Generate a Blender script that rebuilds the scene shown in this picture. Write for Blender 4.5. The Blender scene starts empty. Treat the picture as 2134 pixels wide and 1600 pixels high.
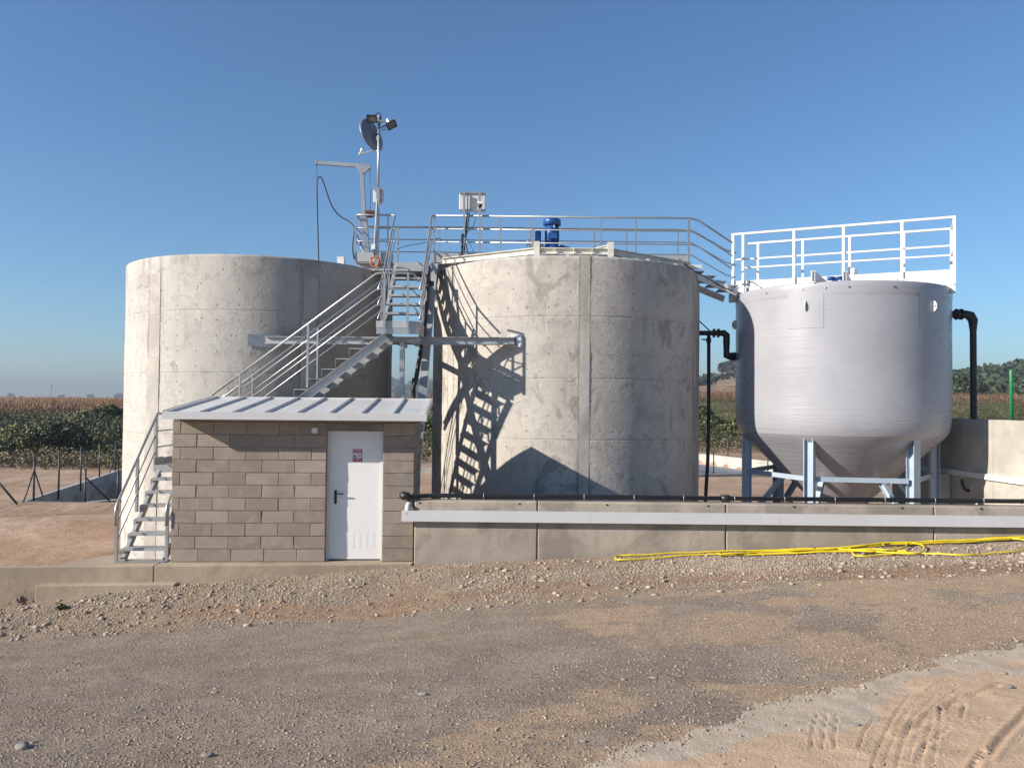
import bpy, math, random
import numpy as np
from mathutils import Vector, Matrix
random.seed(7); rng = np.random.default_rng(11)
C = bpy.context.scene
HAZE = 0.0007
COL = C.collection
# ---------------------------------------------------------------- camera
F = 1700.0; CW = 2134.0; CH = 1600.0; HC = 2.52
PIT = math.atan(37/1700.0); ROL = 0.010
r0 = Vector((1,0,0)); u0 = Vector((0,-math.sin(PIT),math.cos(PIT))); fw = Vector((0,math.cos(PIT),math.sin(PIT)))
cr = r0*math.cos(ROL)+u0*math.sin(ROL); cu = u0*math.cos(ROL)-r0*math.sin(ROL)
cam_d = bpy.data.cameras.new('camera'); cam = bpy.data.objects.new('camera', cam_d); COL.objects.link(cam)
cam_d.sensor_width = 36; cam_d.lens = 36*F/CW; cam_d.clip_end = 6000; cam_d.clip_start = 0.05
M = Matrix((cr, cu, -fw)).transposed().to_4x4(); M.translation = Vector((0,0,HC)); cam.matrix_world = M
C.camera = cam
def at(px, py, Y):
    """world point seen at photo pixel (px, py) at forward distance Y"""
    d = fw + cr*((px-CW/2)/F) - cu*((py-CH/2)/F)
    return Vector((0,0,HC)) + d*(Y/d.y)
def atz(px, py, z):
    d = fw + cr*((px-CW/2)/F) - cu*((py-CH/2)/F)
    return Vector((0,0,HC)) + d*((z-HC)/d.z)
# ---------------------------------------------------------------- sky, sun, exposure
SX, SY, SZ = -2.0, -0.82, 1.0                 # direction towards the sun
w = bpy.data.worlds.new('World'); C.world = w; w.use_nodes = True
nt = w.node_tree; nt.nodes.clear()
sky = nt.nodes.new('ShaderNodeTexSky'); sky.sky_type = 'NISHITA'; sky.sun_disc = False
sky.sun_elevation = math.atan2(SZ, math.hypot(SX, SY)); sky.sun_rotation = math.atan2(SX, SY)
sky.altitude = 200; sky.air_density = 1.0; sky.dust_density = 0.25; sky.ozone_density = 5.0
bg = nt.nodes.new('ShaderNodeBackground'); bg.inputs[1].default_value = 0.083
wo = nt.nodes.new('ShaderNodeOutputWorld')
tint = nt.nodes.new('ShaderNodeMix'); tint.data_type = 'RGBA'; tint.blend_type = 'MULTIPLY'; tint.inputs[0].default_value = 1; tint.inputs[7].default_value = (.86, 1.0, 1.05, 1)
nt.links.new(sky.outputs[0], tint.inputs[6]); nt.links.new(tint.outputs[2], bg.inputs[0]); nt.links.new(bg.outputs[0], wo.inputs[0])
sd = bpy.data.lights.new('sun', 'SUN'); sd.energy = 5.0; sd.angle = math.radians(0.53); sd.color = (1.0, 0.92, 0.81)
sun = bpy.data.objects.new('sun', sd); COL.objects.link(sun)
sun.rotation_euler = Vector((SX,SY,SZ)).to_track_quat('Z','Y').to_euler(); sun.location = (-20,-10,20)
C.view_settings.view_transform = 'Standard'; C.view_settings.look = 'None'
C.view_settings.exposure = 0.74; C.view_settings.gamma = 1.0; C.view_settings.use_curve_mapping = False
try:
    C.cycles.volume_bounces = 0; C.cycles.max_bounces = 6
except Exception: pass
# ---------------------------------------------------------------- materials
class NT:
    def __init__(s, name):
        s.m = bpy.data.materials.new(name); s.m.use_nodes = True; s.t = s.m.node_tree; s.t.nodes.clear()
        s.out = s.n('ShaderNodeOutputMaterial'); s.b = s.n('ShaderNodeBsdfPrincipled'); s.l(s.b.outputs[0], s.out.inputs[0])
    def n(s, k, **kw):
        x = s.t.nodes.new(k)
        for a, v in kw.items(): setattr(x, a, v)
        return x
    def l(s, a, b): s.t.links.new(a, b)
    def inp(s, sock, v):
        if hasattr(v, 'is_output'): s.l(v, sock)
        elif isinstance(v, (tuple, list)) and len(v) == 3 and sock.type == 'RGBA': sock.default_value = (*v, 1)
        else: sock.default_value = v
    def coord(s, kind='Object'): return s.n('ShaderNodeTexCoord').outputs[kind]
    def attr(s, name, out='Fac'):
        a = s.n('ShaderNodeAttribute'); a.attribute_name = name; return a.outputs[out]
    def map(s, v, scale=(1,1,1), loc=(0,0,0)):
        m = s.n('ShaderNodeMapping'); s.l(v, m.inputs[0]); m.inputs['Scale'].default_value = scale; m.inputs['Location'].default_value = loc
        return m.outputs[0]
    def noise(s, v, scale, detail=4, rough=0.55, out=0, dist=0.0):
        x = s.n('ShaderNodeTexNoise'); s.l(v, x.inputs['Vector']); x.inputs['Scale'].default_value = scale
        x.inputs['Detail'].default_value = detail; x.inputs['Roughness'].default_value = rough; x.inputs['Distortion'].default_value = dist
        return x.outputs[out]
    def voro(s, v, scale, feature='F1', out='Distance', rand=1.0):
        x = s.n('ShaderNodeTexVoronoi'); x.feature = feature; s.l(v, x.inputs['Vector']); x.inputs['Scale'].default_value = scale
        x.inputs['Randomness'].default_value = rand
        return x.outputs[out]
    def ramp(s, f, lo, hi, a=0.0, b=1.0, smooth=True):
        x = s.n('ShaderNodeMapRange'); x.interpolation_type = 'SMOOTHSTEP' if smooth else 'LINEAR'
        s.inp(x.inputs[0], f); x.inputs[1].default_value = lo; x.inputs[2].default_value = hi
        x.inputs[3].default_value = a; x.inputs[4].default_value = b
        return x.outputs[0]
    def math(s, op, a, b=0.0, c=None):
        x = s.n('ShaderNodeMath'); x.operation = op; s.inp(x.inputs[0], a); s.inp(x.inputs[1], b)
        if c is not None: s.inp(x.inputs[2], c)
        return x.outputs[0]
    def mix(s, f, a, b, kind='MIX'):
        x = s.n('ShaderNodeMix'); x.data_type = 'RGBA'; x.blend_type = kind
        s.inp(x.inputs[0], f); s.inp(x.inputs[6], a); s.inp(x.inputs[7], b)
        return x.outputs[2]
    def bump(s, h, dist=0.01, strength=1.0, prev=None):
        x = s.n('ShaderNodeBump'); s.inp(x.inputs['Height'], h); x.inputs['Distance'].default_value = dist; x.inputs['Strength'].default_value = strength
        if prev is not None: s.l(prev, x.inputs['Normal'])
        return x.outputs[0]
    def sep(s, v):
        x = s.n('ShaderNodeSeparateXYZ'); s.l(v, x.inputs[0]); return x.outputs
    def comb(s, x, y, z=0.0):
        c = s.n('ShaderNodeCombineXYZ'); s.inp(c.inputs[0], x); s.inp(c.inputs[1], y); s.inp(c.inputs[2], z); return c.outputs[0]
    def fin(s, col=None, rough=0.8, metal=0.0, nrm=None, spec=None, coat=None):
        if col is not None: s.inp(s.b.inputs['Base Color'], col)
        s.inp(s.b.inputs['Roughness'], rough); s.inp(s.b.inputs['Metallic'], metal)
        if nrm is not None: s.l(nrm, s.b.inputs['Normal'])
        if spec is not None: s.b.inputs['Specular IOR Level'].default_value = spec
        if coat is not None: s.b.inputs['Coat Weight'].default_value = coat; s.b.inputs['Coat Roughness'].default_value = 0.15
        return s.m
def simple(name, col, rough=0.6, metal=0.0, var=0.15, scale=6.0, bumpd=0.0, spec=None):
    s = NT(name); v = s.coord(); n = s.noise(v, scale, 5, 0.6)
    dark = tuple(c*(1-var) for c in col); lite = tuple(min(1, c*(1+var)) for c in col)
    c = s.mix(s.ramp(n, .3, .7), dark, lite)
    nr = s.bump(s.noise(v, scale*12, 3), bumpd) if bumpd else None
    return s.fin(c, s.ramp(n, .2, .8, rough*.85, min(1, rough*1.15)), metal, nr, spec)

def tank_concrete(name, seed, light, dark, stainy):
    """cast concrete seen through a UV in metres (u round the tank, v up)"""
    s = NT(name); uv = s.coord('UV'); o = s.map(uv, (1,1,1), (seed*7.3, seed*3.1, seed))
    big = s.noise(o, .55, 5, .6); mid = s.noise(o, 2.1, 6, .65, dist=.4); fine = s.noise(o, 26, 4, .6)
    c = s.mix(s.ramp(big, .32, .68), dark, light)
    c = s.mix(s.ramp(mid, .38, .66, 0, .45), c, tuple(x*1.13 for x in light))
    xs = s.sep(uv)
    # pour bands: each lift a slightly different grey
    lift = s.math('FLOOR', s.math('MULTIPLY', s.math('SUBTRACT', xs[1], .57), 1/1.2))
    bay = s.math('FLOOR', s.math('MULTIPLY', xs[0], 1/2.4))
    wn = s.n('ShaderNodeTexWhiteNoise', noise_dimensions='2D'); s.l(s.comb(lift, bay), wn.inputs['Vector'])
    c = s.mix(s.ramp(wn.outputs[0], 0, 1, 0, .16, False), c, dark)
    # blotchy damp stains, some as runs below the pour joints
    st = s.noise(s.map(uv, (1,1,1), (seed*2.7, 4.4, 0)), 1.05, 7, .62, dist=.8)
    sm = s.ramp(st, stainy, stainy+.035)
    c = s.mix(s.math('MULTIPLY', sm, .50), c, tuple(x*.42 for x in dark))
    st2 = s.noise(s.map(uv, (1,.8,1), (seed*1.7, 8.4, 3)), 3.1, 8, .68, dist=.6); c = s.mix(s.ramp(st2, .585, .61, 0, .24), c, tuple(x*.5 for x in dark))
    run = s.noise(s.map(uv, (3.2,.35,1), (seed*5.1,0,0)), 1.6, 5, .6)
    rm = s.math('MULTIPLY', s.ramp(run, .52, .72), s.ramp(s.noise(o, .9, 2), .42, .62))
    c = s.mix(s.math('MULTIPLY', rm, .55), c, tuple(x*.5 for x in dark))
    # pale laitance flakes with sharp edge
    fl = s.noise(s.map(uv, (1,1.3,1), (seed*9.7, 1.4, 2)), 2.6, 8, .66, dist=1.4)
    flm = s.ramp(fl, .575, .588)
    c = s.mix(s.math('MULTIPLY', flm, .24), c, tuple(x*.55 for x in light))
    rimf = s.math('MULTIPLY', s.ramp(fl, .566, .575), s.ramp(fl, .584, .575)); c = s.mix(s.math('MULTIPLY', rimf, .55), c, tuple(x*.4 for x in dark))
    # dirt caught in the pour joints, thin and broken
    wob = s.math('MULTIPLY', s.math('SUBTRACT', s.noise(s.map(uv, (1,0,1)), 2.2, 5, .7), .5), .03)
    for zj in JZ[0 if seed == 1.0 else 1]:
        dd = s.math('ABSOLUTE', s.math('SUBTRACT', s.math('ADD', xs[1], wob), zj)); thick = s.ramp(s.noise(s.map(uv, (1,0,1), (zj,0,0)), 3.5, 4, .7), .38, .70, .0005, .011)
        ln = s.math('LESS_THAN', dd, thick); c = s.mix(s.math('MULTIPLY', ln, .5), c, tuple(x*.25 for x in dark))
        below = s.math('MULTIPLY', s.ramp(s.math('SUBTRACT', zj, xs[1]), 0, .02), s.ramp(s.math('SUBTRACT', zj, xs[1]), .55, .02)); streak = s.noise(s.map(uv, (4.5,.5,1), (zj,0,0)), 1.5, 5, .65)
        c = s.mix(s.math('MULTIPLY', s.math('MULTIPLY', below, s.ramp(streak, .5, .68)), .40), c, tuple(x*.48 for x in dark))
    if seed == 1.0:   # darker tone over the right hand side of the drum, ragged edge
        dm = s.ramp(s.math('ADD', xs[0], s.math('MULTIPLY', s.math('SUBTRACT', mid, .5), 1.6)), T1DARK, T1DARK+1.1)
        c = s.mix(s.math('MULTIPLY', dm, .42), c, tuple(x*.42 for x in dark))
    # grime beside the vertical joints and hanging below the rim
    for us in US[0 if seed == 1.0 else 1]:
        for sg in (-1, 1):
            du_ = s.math('ABSOLUTE', s.math('SUBTRACT', xs[0], us+sg*(.17 if seed == 1.0 else .105))); jn = s.noise(s.map(uv, (3,.6,1), (us,sg*3,0)), 1.6, 5, .65)
            c = s.mix(s.math('MULTIPLY', s.math('MULTIPLY', s.ramp(du_, .02, .10, 1, 0), s.ramp(jn, .42, .62)), .42), c, tuple(x*.42 for x in dark))
            c = s.mix(s.math('MULTIPLY', s.ramp(du_, .008, .016, 1, 0), .45), c, tuple(x*.3 for x in dark))
    dt = s.math('SUBTRACT', 5.345, xs[1]); rn2 = s.noise(s.map(uv, (1.1,.8,1), (seed*4,5,0)), 1.5, 6, .65, dist=.5)
    c = s.mix(s.math('MULTIPLY', s.math('MULTIPLY', s.ramp(dt, .0, .75, 1, 0), s.ramp(rn2, .48, .60)), .5), c, tuple(x*.4 for x in dark))
    # tie marks on the form grid
    def cell(a, per, off=0.0): return s.math('SUBTRACT', s.math('FRACT', s.math('ADD', s.math('MULTIPLY', a, 1/per), off)), .5)
    du = s.math('MULTIPLY', cell(xs[0], .42), .42); dv = s.math('MULTIPLY', cell(xs[1], .30), .30)
    d = s.math('SQRT', s.math('ADD', s.math('MULTIPLY', du, du), s.math('MULTIPLY', dv, dv)))
    tie = s.ramp(d, .011, .017, 1, 0)
    wn2 = s.n('ShaderNodeTexWhiteNoise', noise_dimensions='2D')
    s.l(s.comb(s.math('FLOOR', s.math('MULTIPLY', xs[0], 1/.42)), s.math('FLOOR', s.math('MULTIPLY', xs[1], 1/.30))), wn2.inputs['Vector'])
    tie = s.math('MULTIPLY', tie, s.ramp(wn2.outputs[0], .15, .5))
    # blow holes
    vo = s.voro(s.map(uv, (1,1,1), (0,0,seed)), 5.5); hole = s.math('MULTIPLY', s.ramp(vo, .06, .10, 1, 0), s.ramp(s.noise(o, 1.3, 2), .5, .6))
    pits = s.math('MAXIMUM', s.math('MULTIPLY', tie, .95), hole)
    c = s.mix(s.math('MULTIPLY', pits, .75), c, tuple(x*.3 for x in dark))
    c = s.mix(s.ramp(fine, .3, .7, 0, .2), c, tuple(x*.72 for x in light))
    nb = s.bump(s.math('ADD', s.math('MULTIPLY', mid, .8), s.math('MULTIPLY', fl, .5)), .02, .7)
    nb = s.bump(fine, .004, .8, nb); nb = s.bump(s.math('SUBTRACT', 1.0, pits), .012, .9, nb)
    return s.fin(c, s.ramp(fine, .3, .7, .8, .95), 0, nb, .25)
def cast_concrete(name, col, seed=0, stain=.58, scale=1.0, runs=True):
    s = NT(name); v = s.coord(); o = s.map(v, (scale,)*3, (seed*3.7, seed, seed*1.9))
    big = s.noise(o, .8, 6, .62, dist=.5); mid = s.noise(o, 4, 6, .6); fine = s.noise(o, 40, 3, .6)
    c = s.mix(s.ramp(big, .35, .65), tuple(x*.8 for x in col), tuple(x*1.12 for x in col))
    c = s.mix(s.ramp(mid, .5, .72, 0, .35), c, tuple(x*.6 for x in col))
    st = s.noise(s.map(v, (1,1,1), (seed*9.1,2,1)), .7, 7, .6, dist=1)
    c = s.mix(s.ramp(st, stain, stain+.08, 0, .55), c, tuple(x*.52 for x in col))
    if runs:
        rn = s.noise(s.map(v, (5,5,.3)), 1.3, 4, .6); c = s.mix(s.ramp(rn, .55, .75, 0, .35), c, tuple(x*.55 for x in col))
    vo = s.voro(s.map(v, (1,1,1)), 9); hole = s.math('MULTIPLY', s.ramp(vo, .06, .09, 1, 0), s.ramp(mid, .5, .55))
    c = s.mix(s.math('MULTIPLY', hole, .7), c, tuple(x*.3 for x in col))
    c = s.mix(s.ramp(fine, .3, .7, 0, .22), c, tuple(x*.7 for x in col))
    nb = s.bump(mid, .015, .6); nb = s.bump(fine, .004, .8, nb); nb = s.bump(s.math('SUBTRACT', 1.0, hole), .01, .8, nb)
    return s.fin(c, .9, 0, nb, .25)

MAT = {}
def strip_u(px_, D, pl, pr):
    al, ar, v = [math.atan((q-CW/2)/F) for q in (pl, pr, px_)]; R_ = D*math.sin((ar-al)/2); c_ = (al+ar)/2
    return ((-math.pi/2-c_+math.asin(D*math.sin(v-c_)/R_)) % (2*math.pi))*R_
US = ([strip_u(q, 19.6, 258, 816) for q in (342, 630)], [strip_u(q, 18.72, 902, 1457) for q in (1211, 1433)])
JZ = ([.62,1.82,3.03,4.25],[.60,1.80,2.98,4.18])
T1DARK = 2.905*(1.5*math.pi-math.radians(17)+math.radians(20))
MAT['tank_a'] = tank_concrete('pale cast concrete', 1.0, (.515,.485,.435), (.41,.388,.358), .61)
MAT['tank_b'] = tank_concrete('stained cast concrete', 2.3, (.50,.462,.41), (.39,.36,.325), .58)
MAT['strip_a'] = cast_concrete('joint strip concrete a', (.45,.42,.38), 3, .62)
MAT['strip_b'] = cast_concrete('joint strip concrete b', (.44,.41,.37), 4, .62)
MAT['wall'] = cast_concrete('low wall concrete', (.385,.33,.272), 5, .50)
MAT['basin'] = cast_concrete('basin wall concrete', (.46,.435,.38), 6, .66)
MAT['kerb'] = cast_concrete('kerb concrete', (.40,.32,.235), 7, .6)
MAT['slab'] = cast_concrete('slab concrete', (.40,.36,.30), 8, .62, runs=False)
MAT['dark_conc'] = cast_concrete('weathered concrete', (.24,.23,.22), 9, .6)
def galv(name, col, metal, rough):
    s = NT(name); v = s.coord(); vo = s.voro(v, 34, out='Color'); n = s.noise(v, 3, 4)
    k = s.ramp(s.sep(vo)[0], 0, 1, 0, .5, False)
    c = s.mix(k, tuple(x*.86 for x in col), tuple(x*1.06 for x in col)); c = s.mix(s.ramp(n, .35, .7, 0, .35), c, tuple(x*.7 for x in col))
    return s.fin(c, s.ramp(n, .3, .7, rough*.8, rough*1.2), metal, None)
MAT['galv'] = galv('galvanised steel', (.46,.47,.48), .75, .42)
MAT['galv_dull'] = galv('dull galvanised plate', (.44,.45,.46), .35, .55)
MAT['bright'] = simple('bright steel tube', (.44,.44,.435), .40, .75, .06, 2)
MAT['white_steel'] = simple('white coated steel', (.66,.65,.62), .45, 0, .07, 3)
MAT['cream_steel'] = simple('cream primed beam', (.62,.59,.50), .55, 0, .12, 4)
MAT['roof'] = simple('light grey roof sheet', (.56,.555,.55), .42, 0, .04, 1.5)
MAT['gutter'] = simple('light grey coated sheet', (.55,.55,.56), .40, 0, .04, 1.5)
MAT['door'] = simple('white painted door', (.78,.77,.75), .38, 0, .03, 1.2)
MAT['black'] = simple('black polyethylene', (.018,.018,.02), .42, 0, .2, 6)
MAT['black_rub'] = simple('black cable sheath', (.012,.012,.014), .55, 0, .2, 6)
MAT['blackmetal'] = simple('black painted metal', (.02,.021,.022), .4, 0, .2, 6)
MAT['box_grey'] = simple('grey plastic box', (.55,.55,.54), .5, 0, .06, 4)
MAT['box_white'] = simple('white plastic box', (.72,.72,.70), .5, 0, .05, 4)
MAT['blue'] = simple('blue enamel', (.012,.075,.26), .35, 0, .2, 5)
MAT['red_sign'] = simple('red sign print', (.38,.02,.03), .5, 0, .05)
MAT['white_print'] = simple('white sign print', (.75,.74,.73), .5, 0, .03)
MAT['black_print'] = simple('black sign print', (.02,.02,.02), .5, 0, .03)
MAT['orange'] = simple('orange cable', (.55,.14,.03), .5, 0, .15)
MAT['yellow'] = simple('yellow hose rubber', (.72,.54,.015), .45, 0, .12, 5)
MAT['green'] = simple('green coated post', (.015,.19,.065), .4, 0, .15)
MAT['rust'] = simple('rusty cast iron', (.10,.045,.03), .8, 0, .4, 12, .004)
MAT['silo_steel'] = simple('blue grey painted steel', (.36,.43,.50), .45, .1, .08, 4)
MAT['dish'] = simple('slate grey dish', (.16,.19,.24), .5, 0, .06, 3)
MAT['glass'] = simple('lamp glass', (.10,.095,.09), .15, 0, .1)
MAT['slit'] = simple('dark vent slot', (.35,.35,.35), .6, 0, .05)
def frp():
    s = NT('grey glass fibre gelcoat'); v = s.coord(); uv = s.coord('UV'); xs = s.sep(uv)
    band = s.noise(s.map(uv, (.35,9,1)), 2.2, 4, .6); low = s.ramp(xs[1], 2.1, 2.9, 1, .14)
    n = s.noise(v, 1.2, 4); weave = s.noise(s.map(uv, (1,1,1)), 60, 2)
    c = s.mix(s.ramp(n, .3, .7), (.305,.305,.335), (.345,.345,.375)); c = s.mix(s.ramp(band, .4, .7, 0, .22), c, (.36,.36,.39))
    nb = s.bump(s.math('MULTIPLY', band, low), .008, 1.0); nb = s.bump(s.noise(s.map(uv, (1,3,1)), 9, 3), .0035, .6, nb); nb = s.bump(weave, .002, .8, nb)
    return s.fin(c, s.ramp(band, .3, .7, .25, .34), 0, nb, .5)
MAT['frp'] = frp()
def brick_mat(name, k, seed):
    s = NT(name); v = s.coord(); oi = s.n('ShaderNodeObjectInfo')
    rnd = oi.outputs['Random']; loc = s.n('ShaderNodeVectorMath', operation='ADD'); s.l(v, loc.inputs[0]); s.l(oi.outputs['Location'], loc.inputs[1]); o = loc.outputs[0]
    c = s.mix(rnd, (.215*k,.175*k,.14*k), (.305*k,.252*k,.205*k))
    n = s.noise(o, 5, 6, .65, dist=.5); c = s.mix(s.ramp(n, .45, .7, 0, .5), c, (.34*k,.30*k,.265*k))
    c = s.mix(s.ramp(s.noise(o, 1.7, 4), .55, .72, 0, .4), c, (.17*k,.145*k,.13*k))
    f = s.noise(o, 90, 3, .7); vo = s.voro(o, 55)
    c = s.mix(s.ramp(f, .3, .7, 0, .4), c, (.16*k,.135*k,.115*k))
    nb = s.bump(f, .006, .9); nb = s.bump(vo, .004, .6, nb)
    return s.fin(c, .95, 0, nb, .2)
MAT['block'] = brick_mat('split grey brown block', 1.25, 0)
MAT['mortar'] = simple('grey brown mortar', (.235,.20,.17), .95, 0, .25, 14, .006)
MAT['inside'] = simple('dark interior', (.03,.03,.03), .9)
def leafm(name, a, b, rough=.6):
    s = NT(name); t = s.attr('tint', 'Fac'); c = s.mix(t, a, b)
    m = s.fin(c, rough, 0, None, .3); return m
MAT['leaf'] = leafm('bush leaves', (.024,.038,.012), (.12,.145,.045))
MAT['leaf_olive'] = leafm('olive bush leaves', (.045,.05,.018), (.15,.15,.055))
MAT['leaf_pale'] = leafm('pale olive leaves', (.09,.10,.04), (.25,.25,.11))
MAT['leaf_dark'] = leafm('dark bush leaves', (.010,.016,.007), (.045,.06,.022))
MAT['leaf_dry'] = leafm('dry weed leaves', (.10,.085,.045), (.22,.18,.10))
MAT['corn'] = leafm('dry maize leaves', (.14,.07,.035), (.43,.27,.15), .75)
MAT['pine'] = leafm('hill tree leaves', (.022,.036,.016), (.07,.09,.035))
MAT['bark'] = simple('bark', (.09,.07,.05), .9)
MAT['stone'] = leafm('river stones', (.20,.155,.115), (.45,.365,.28), .85)
MAT['rock'] = simple('single stones', (.29,.27,.24), .85, 0, .25, 14, .01)
MAT['wire'] = simple('fence steel', (.03,.03,.032), .5)
# ---------------------------------------------------------------- mesh helpers
class MB:
    def __init__(s): s.v = []; s.f = []; s.uv = None; s.sm = []
    def add(s, vs, fs, smooth=False):
        o = len(s.v); s.v += [tuple(x) for x in vs]; s.f += [tuple(i+o for i in f) for f in fs]; s.sm += [smooth]*len(fs); return s
    def box(s, a, b, ax=None):
        """box from corner a to corner b, optionally in a frame ax=(origin,ex,ey,ez)"""
        x0,y0,z0 = [min(p,q) for p,q in zip(a,b)]; x1,y1,z1 = [max(p,q) for p,q in zip(a,b)]
        P = [(x0,y0,z0),(x1,y0,z0),(x1,y1,z0),(x0,y1,z0),(x0,y0,z1),(x1,y0,z1),(x1,y1,z1),(x0,y1,z1)]
        if ax: P = [tr(ax, p) for p in P]
        return s.add(P, [(0,3,2,1),(4,5,6,7),(0,1,5,4),(1,2,6,5),(2,3,7,6),(3,0,4,7)])
    def bar(s, p, q, wd, ht=None, up=(0,0,1)):
        """rectangular bar from p to q"""
        ht = ht or wd; p = Vector(p); q = Vector(q); d = (q-p).normalized(); u = Vector(up)
        if abs(d.dot(u)) > .98: u = Vector((0,1,0))
        r = d.cross(u).normalized(); u = r.cross(d).normalized(); a = r*wd/2; b = u*ht/2
        return s.add([p-a-b,p+a-b,p+a+b,p-a+b,q-a-b,q+a-b,q+a+b,q-a+b], [(0,3,2,1),(4,5,6,7),(0,1,5,4),(1,2,6,5),(2,3,7,6),(3,0,4,7)])
    def hbeam(s, p, q, w_, h_, t=.012, up=(0,0,1), web='h'):
        p = Vector(p); q = Vector(q); d = (q-p).normalized(); u = Vector(up)
        if abs(d.dot(u)) > .98: u = Vector((0,1,0))
        r = d.cross(u).normalized(); u = r.cross(d).normalized()
        for k in (-1, 1): s.bar(p+u*k*(h_/2-t/2), q+u*k*(h_/2-t/2), w_, t, u)
        s.bar(p, q, t, h_-2*t, u); return s
    def chan(s, p, q, w_, h_, t=.01, up=(0,0,1), side=1):
        p = Vector(p); q = Vector(q); d = (q-p).normalized(); u = Vector(up); r = d.cross(u).normalized(); u = r.cross(d).normalized()
        for k in (-1, 1): s.bar(p+u*k*(h_/2-t/2), q+u*k*(h_/2-t/2), w_, t, u)
        s.bar(p+r*side*(w_/2-t/2), q+r*side*(w_/2-t/2), t, h_-2*t, u); return s
    def tube(s, pts, r, n=8, caps=True, closed=False):
        P = [Vector(p) for p in pts]; m = len(P); rings = []
        prev = None
        for i in range(m):
            if closed: t = (P[(i+1)%m]-P[i-1]).normalized()
            elif i == 0: t = (P[1]-P[0]).normalized()
            elif i == m-1: t = (P[-1]-P[-2]).normalized()
            else: t = ((P[i+1]-P[i]).normalized()+(P[i]-P[i-1]).normalized()).normalized()
            if prev is None:
                a = Vector((0,0,1)) if abs(t.z) < .9 else Vector((0,1,0)); u = t.cross(a).normalized()
            else:
                u = (prev - t*prev.dot(t)); u = u.normalized() if u.length > 1e-6 else t.cross(Vector((0,0,1))).normalized()
            prev = u; v = t.cross(u); rr = r[i] if isinstance(r, (list,tuple)) else r
            rings.append([P[i]+(u*math.cos(2*math.pi*k/n)+v*math.sin(2*math.pi*k/n))*rr for k in range(n)])
        vs = [x for g in rings for x in g]; fs = []
        for i in range(m if closed else m-1):
            for k in range(n):
                a = i*n+k; b = i*n+(k+1)%n; j = ((i+1)%m)*n; fs.append((a, b, j+(k+1)%n, j+k))
        s.add(vs, fs, True)
        if caps and not closed: s.add([], [tuple(range(-m*n, -m*n+n))[::-1], tuple(range(-n, 0))])
        return s
    def lathe(s, prof, n=48, c=(0,0,0), a0=0.0, a1=2*math.pi, smooth=True):
        full = abs(a1-a0-2*math.pi) < 1e-6; k = n if full else n+1; vs = []
        for r, z in prof:
            for i in range(k):
                a = a0+(a1-a0)*i/n; vs.append((c[0]+r*math.cos(a), c[1]+r*math.sin(a), c[2]+z))
        fs = []
        for j in range(len(prof)-1):
            for i in range(n):
                i2 = (i+1)%k if full else i+1
                fs.append((j*k+i, j*k+i2, (j+1)*k+i2, (j+1)*k+i))
        return s.add(vs, fs, smooth)
    def build(s, name, mat, parent=None, origin=None):
        me = bpy.data.meshes.new(name); V = np.array(s.v, dtype=np.float64).reshape(-1,3)
        if origin is None: origin = parent_world(parent)
        V = V - np.array(origin)
        me.from_pydata(V.tolist(), [], fixneg(s.f, len(s.v)))
        me.polygons.foreach_set('use_smooth', s.sm); me.materials.append(MAT[mat] if isinstance(mat, str) else mat); me.update()
        o = bpy.data.objects.new(name, me); COL.objects.link(o)
        if parent is not None:
            o.parent = parent; o.location = Vector(origin)-Vector(parent_world(parent))
        else: o.location = origin
        return o
def fixneg(fs, n): return fs
# caps with negative indices are resolved while adding
_old_add = MB.add
def _add(s, vs, fs, smooth=False):
    if not len(vs) and fs and min(fs[0]) < 0 or (not len(vs) and fs and fs[0][0] < 0):
        o = len(s.v); s.f += [tuple(i+o for i in f) for f in fs]; s.sm += [False]*len(fs); return s
    return _old_add(s, vs, fs, smooth)
MB.add = _add
def parent_world(p):
    v = Vector((0,0,0))
    while p is not None: v = v + p.location; p = p.parent
    return tuple(v)
def tr(ax, p):
    o, ex, ey, ez = ax; return Vector(o)+Vector(ex)*p[0]+Vector(ey)*p[1]+Vector(ez)*p[2]
def thing(name, label, cat, loc=(0,0,0), group=None):
    o = bpy.data.objects.new(name, None); COL.objects.link(o); o.location = loc; o.empty_display_size = .2
    o['label'] = label; o['category'] = cat
    if group: o['group'] = group
    return o
def tag(o, label, cat, group=None):
    o['label'] = label; o['category'] = cat
    if group: o['group'] = group
    return o
def kind(o, k, label=None):
    o['kind'] = k
    if label: o['label'] = label
    return o
def smooth_path(pts, k=6):
    """Catmull-Rom through the points"""
    P = [Vector(p) for p in pts]; out = []
    for i in range(len(P)-1):
        p0 = P[max(i-1,0)]; p1 = P[i]; p2 = P[i+1]; p3 = P[min(i+2,len(P)-1)]
        for j in range(k):
            t = j/k; out.append(.5*((2*p1)+(p2-p0)*t+(2*p0-5*p1+4*p2-p3)*t*t+(3*p1-p0-3*p2+p3)*t**3))
    out.append(P[-1]); return out
def setattr_face_tint(me, vals):
    a = me.attributes.new('tint', 'FLOAT', 'FACE'); a.data.foreach_set('value', np.asarray(vals, dtype=np.float32))
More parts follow.
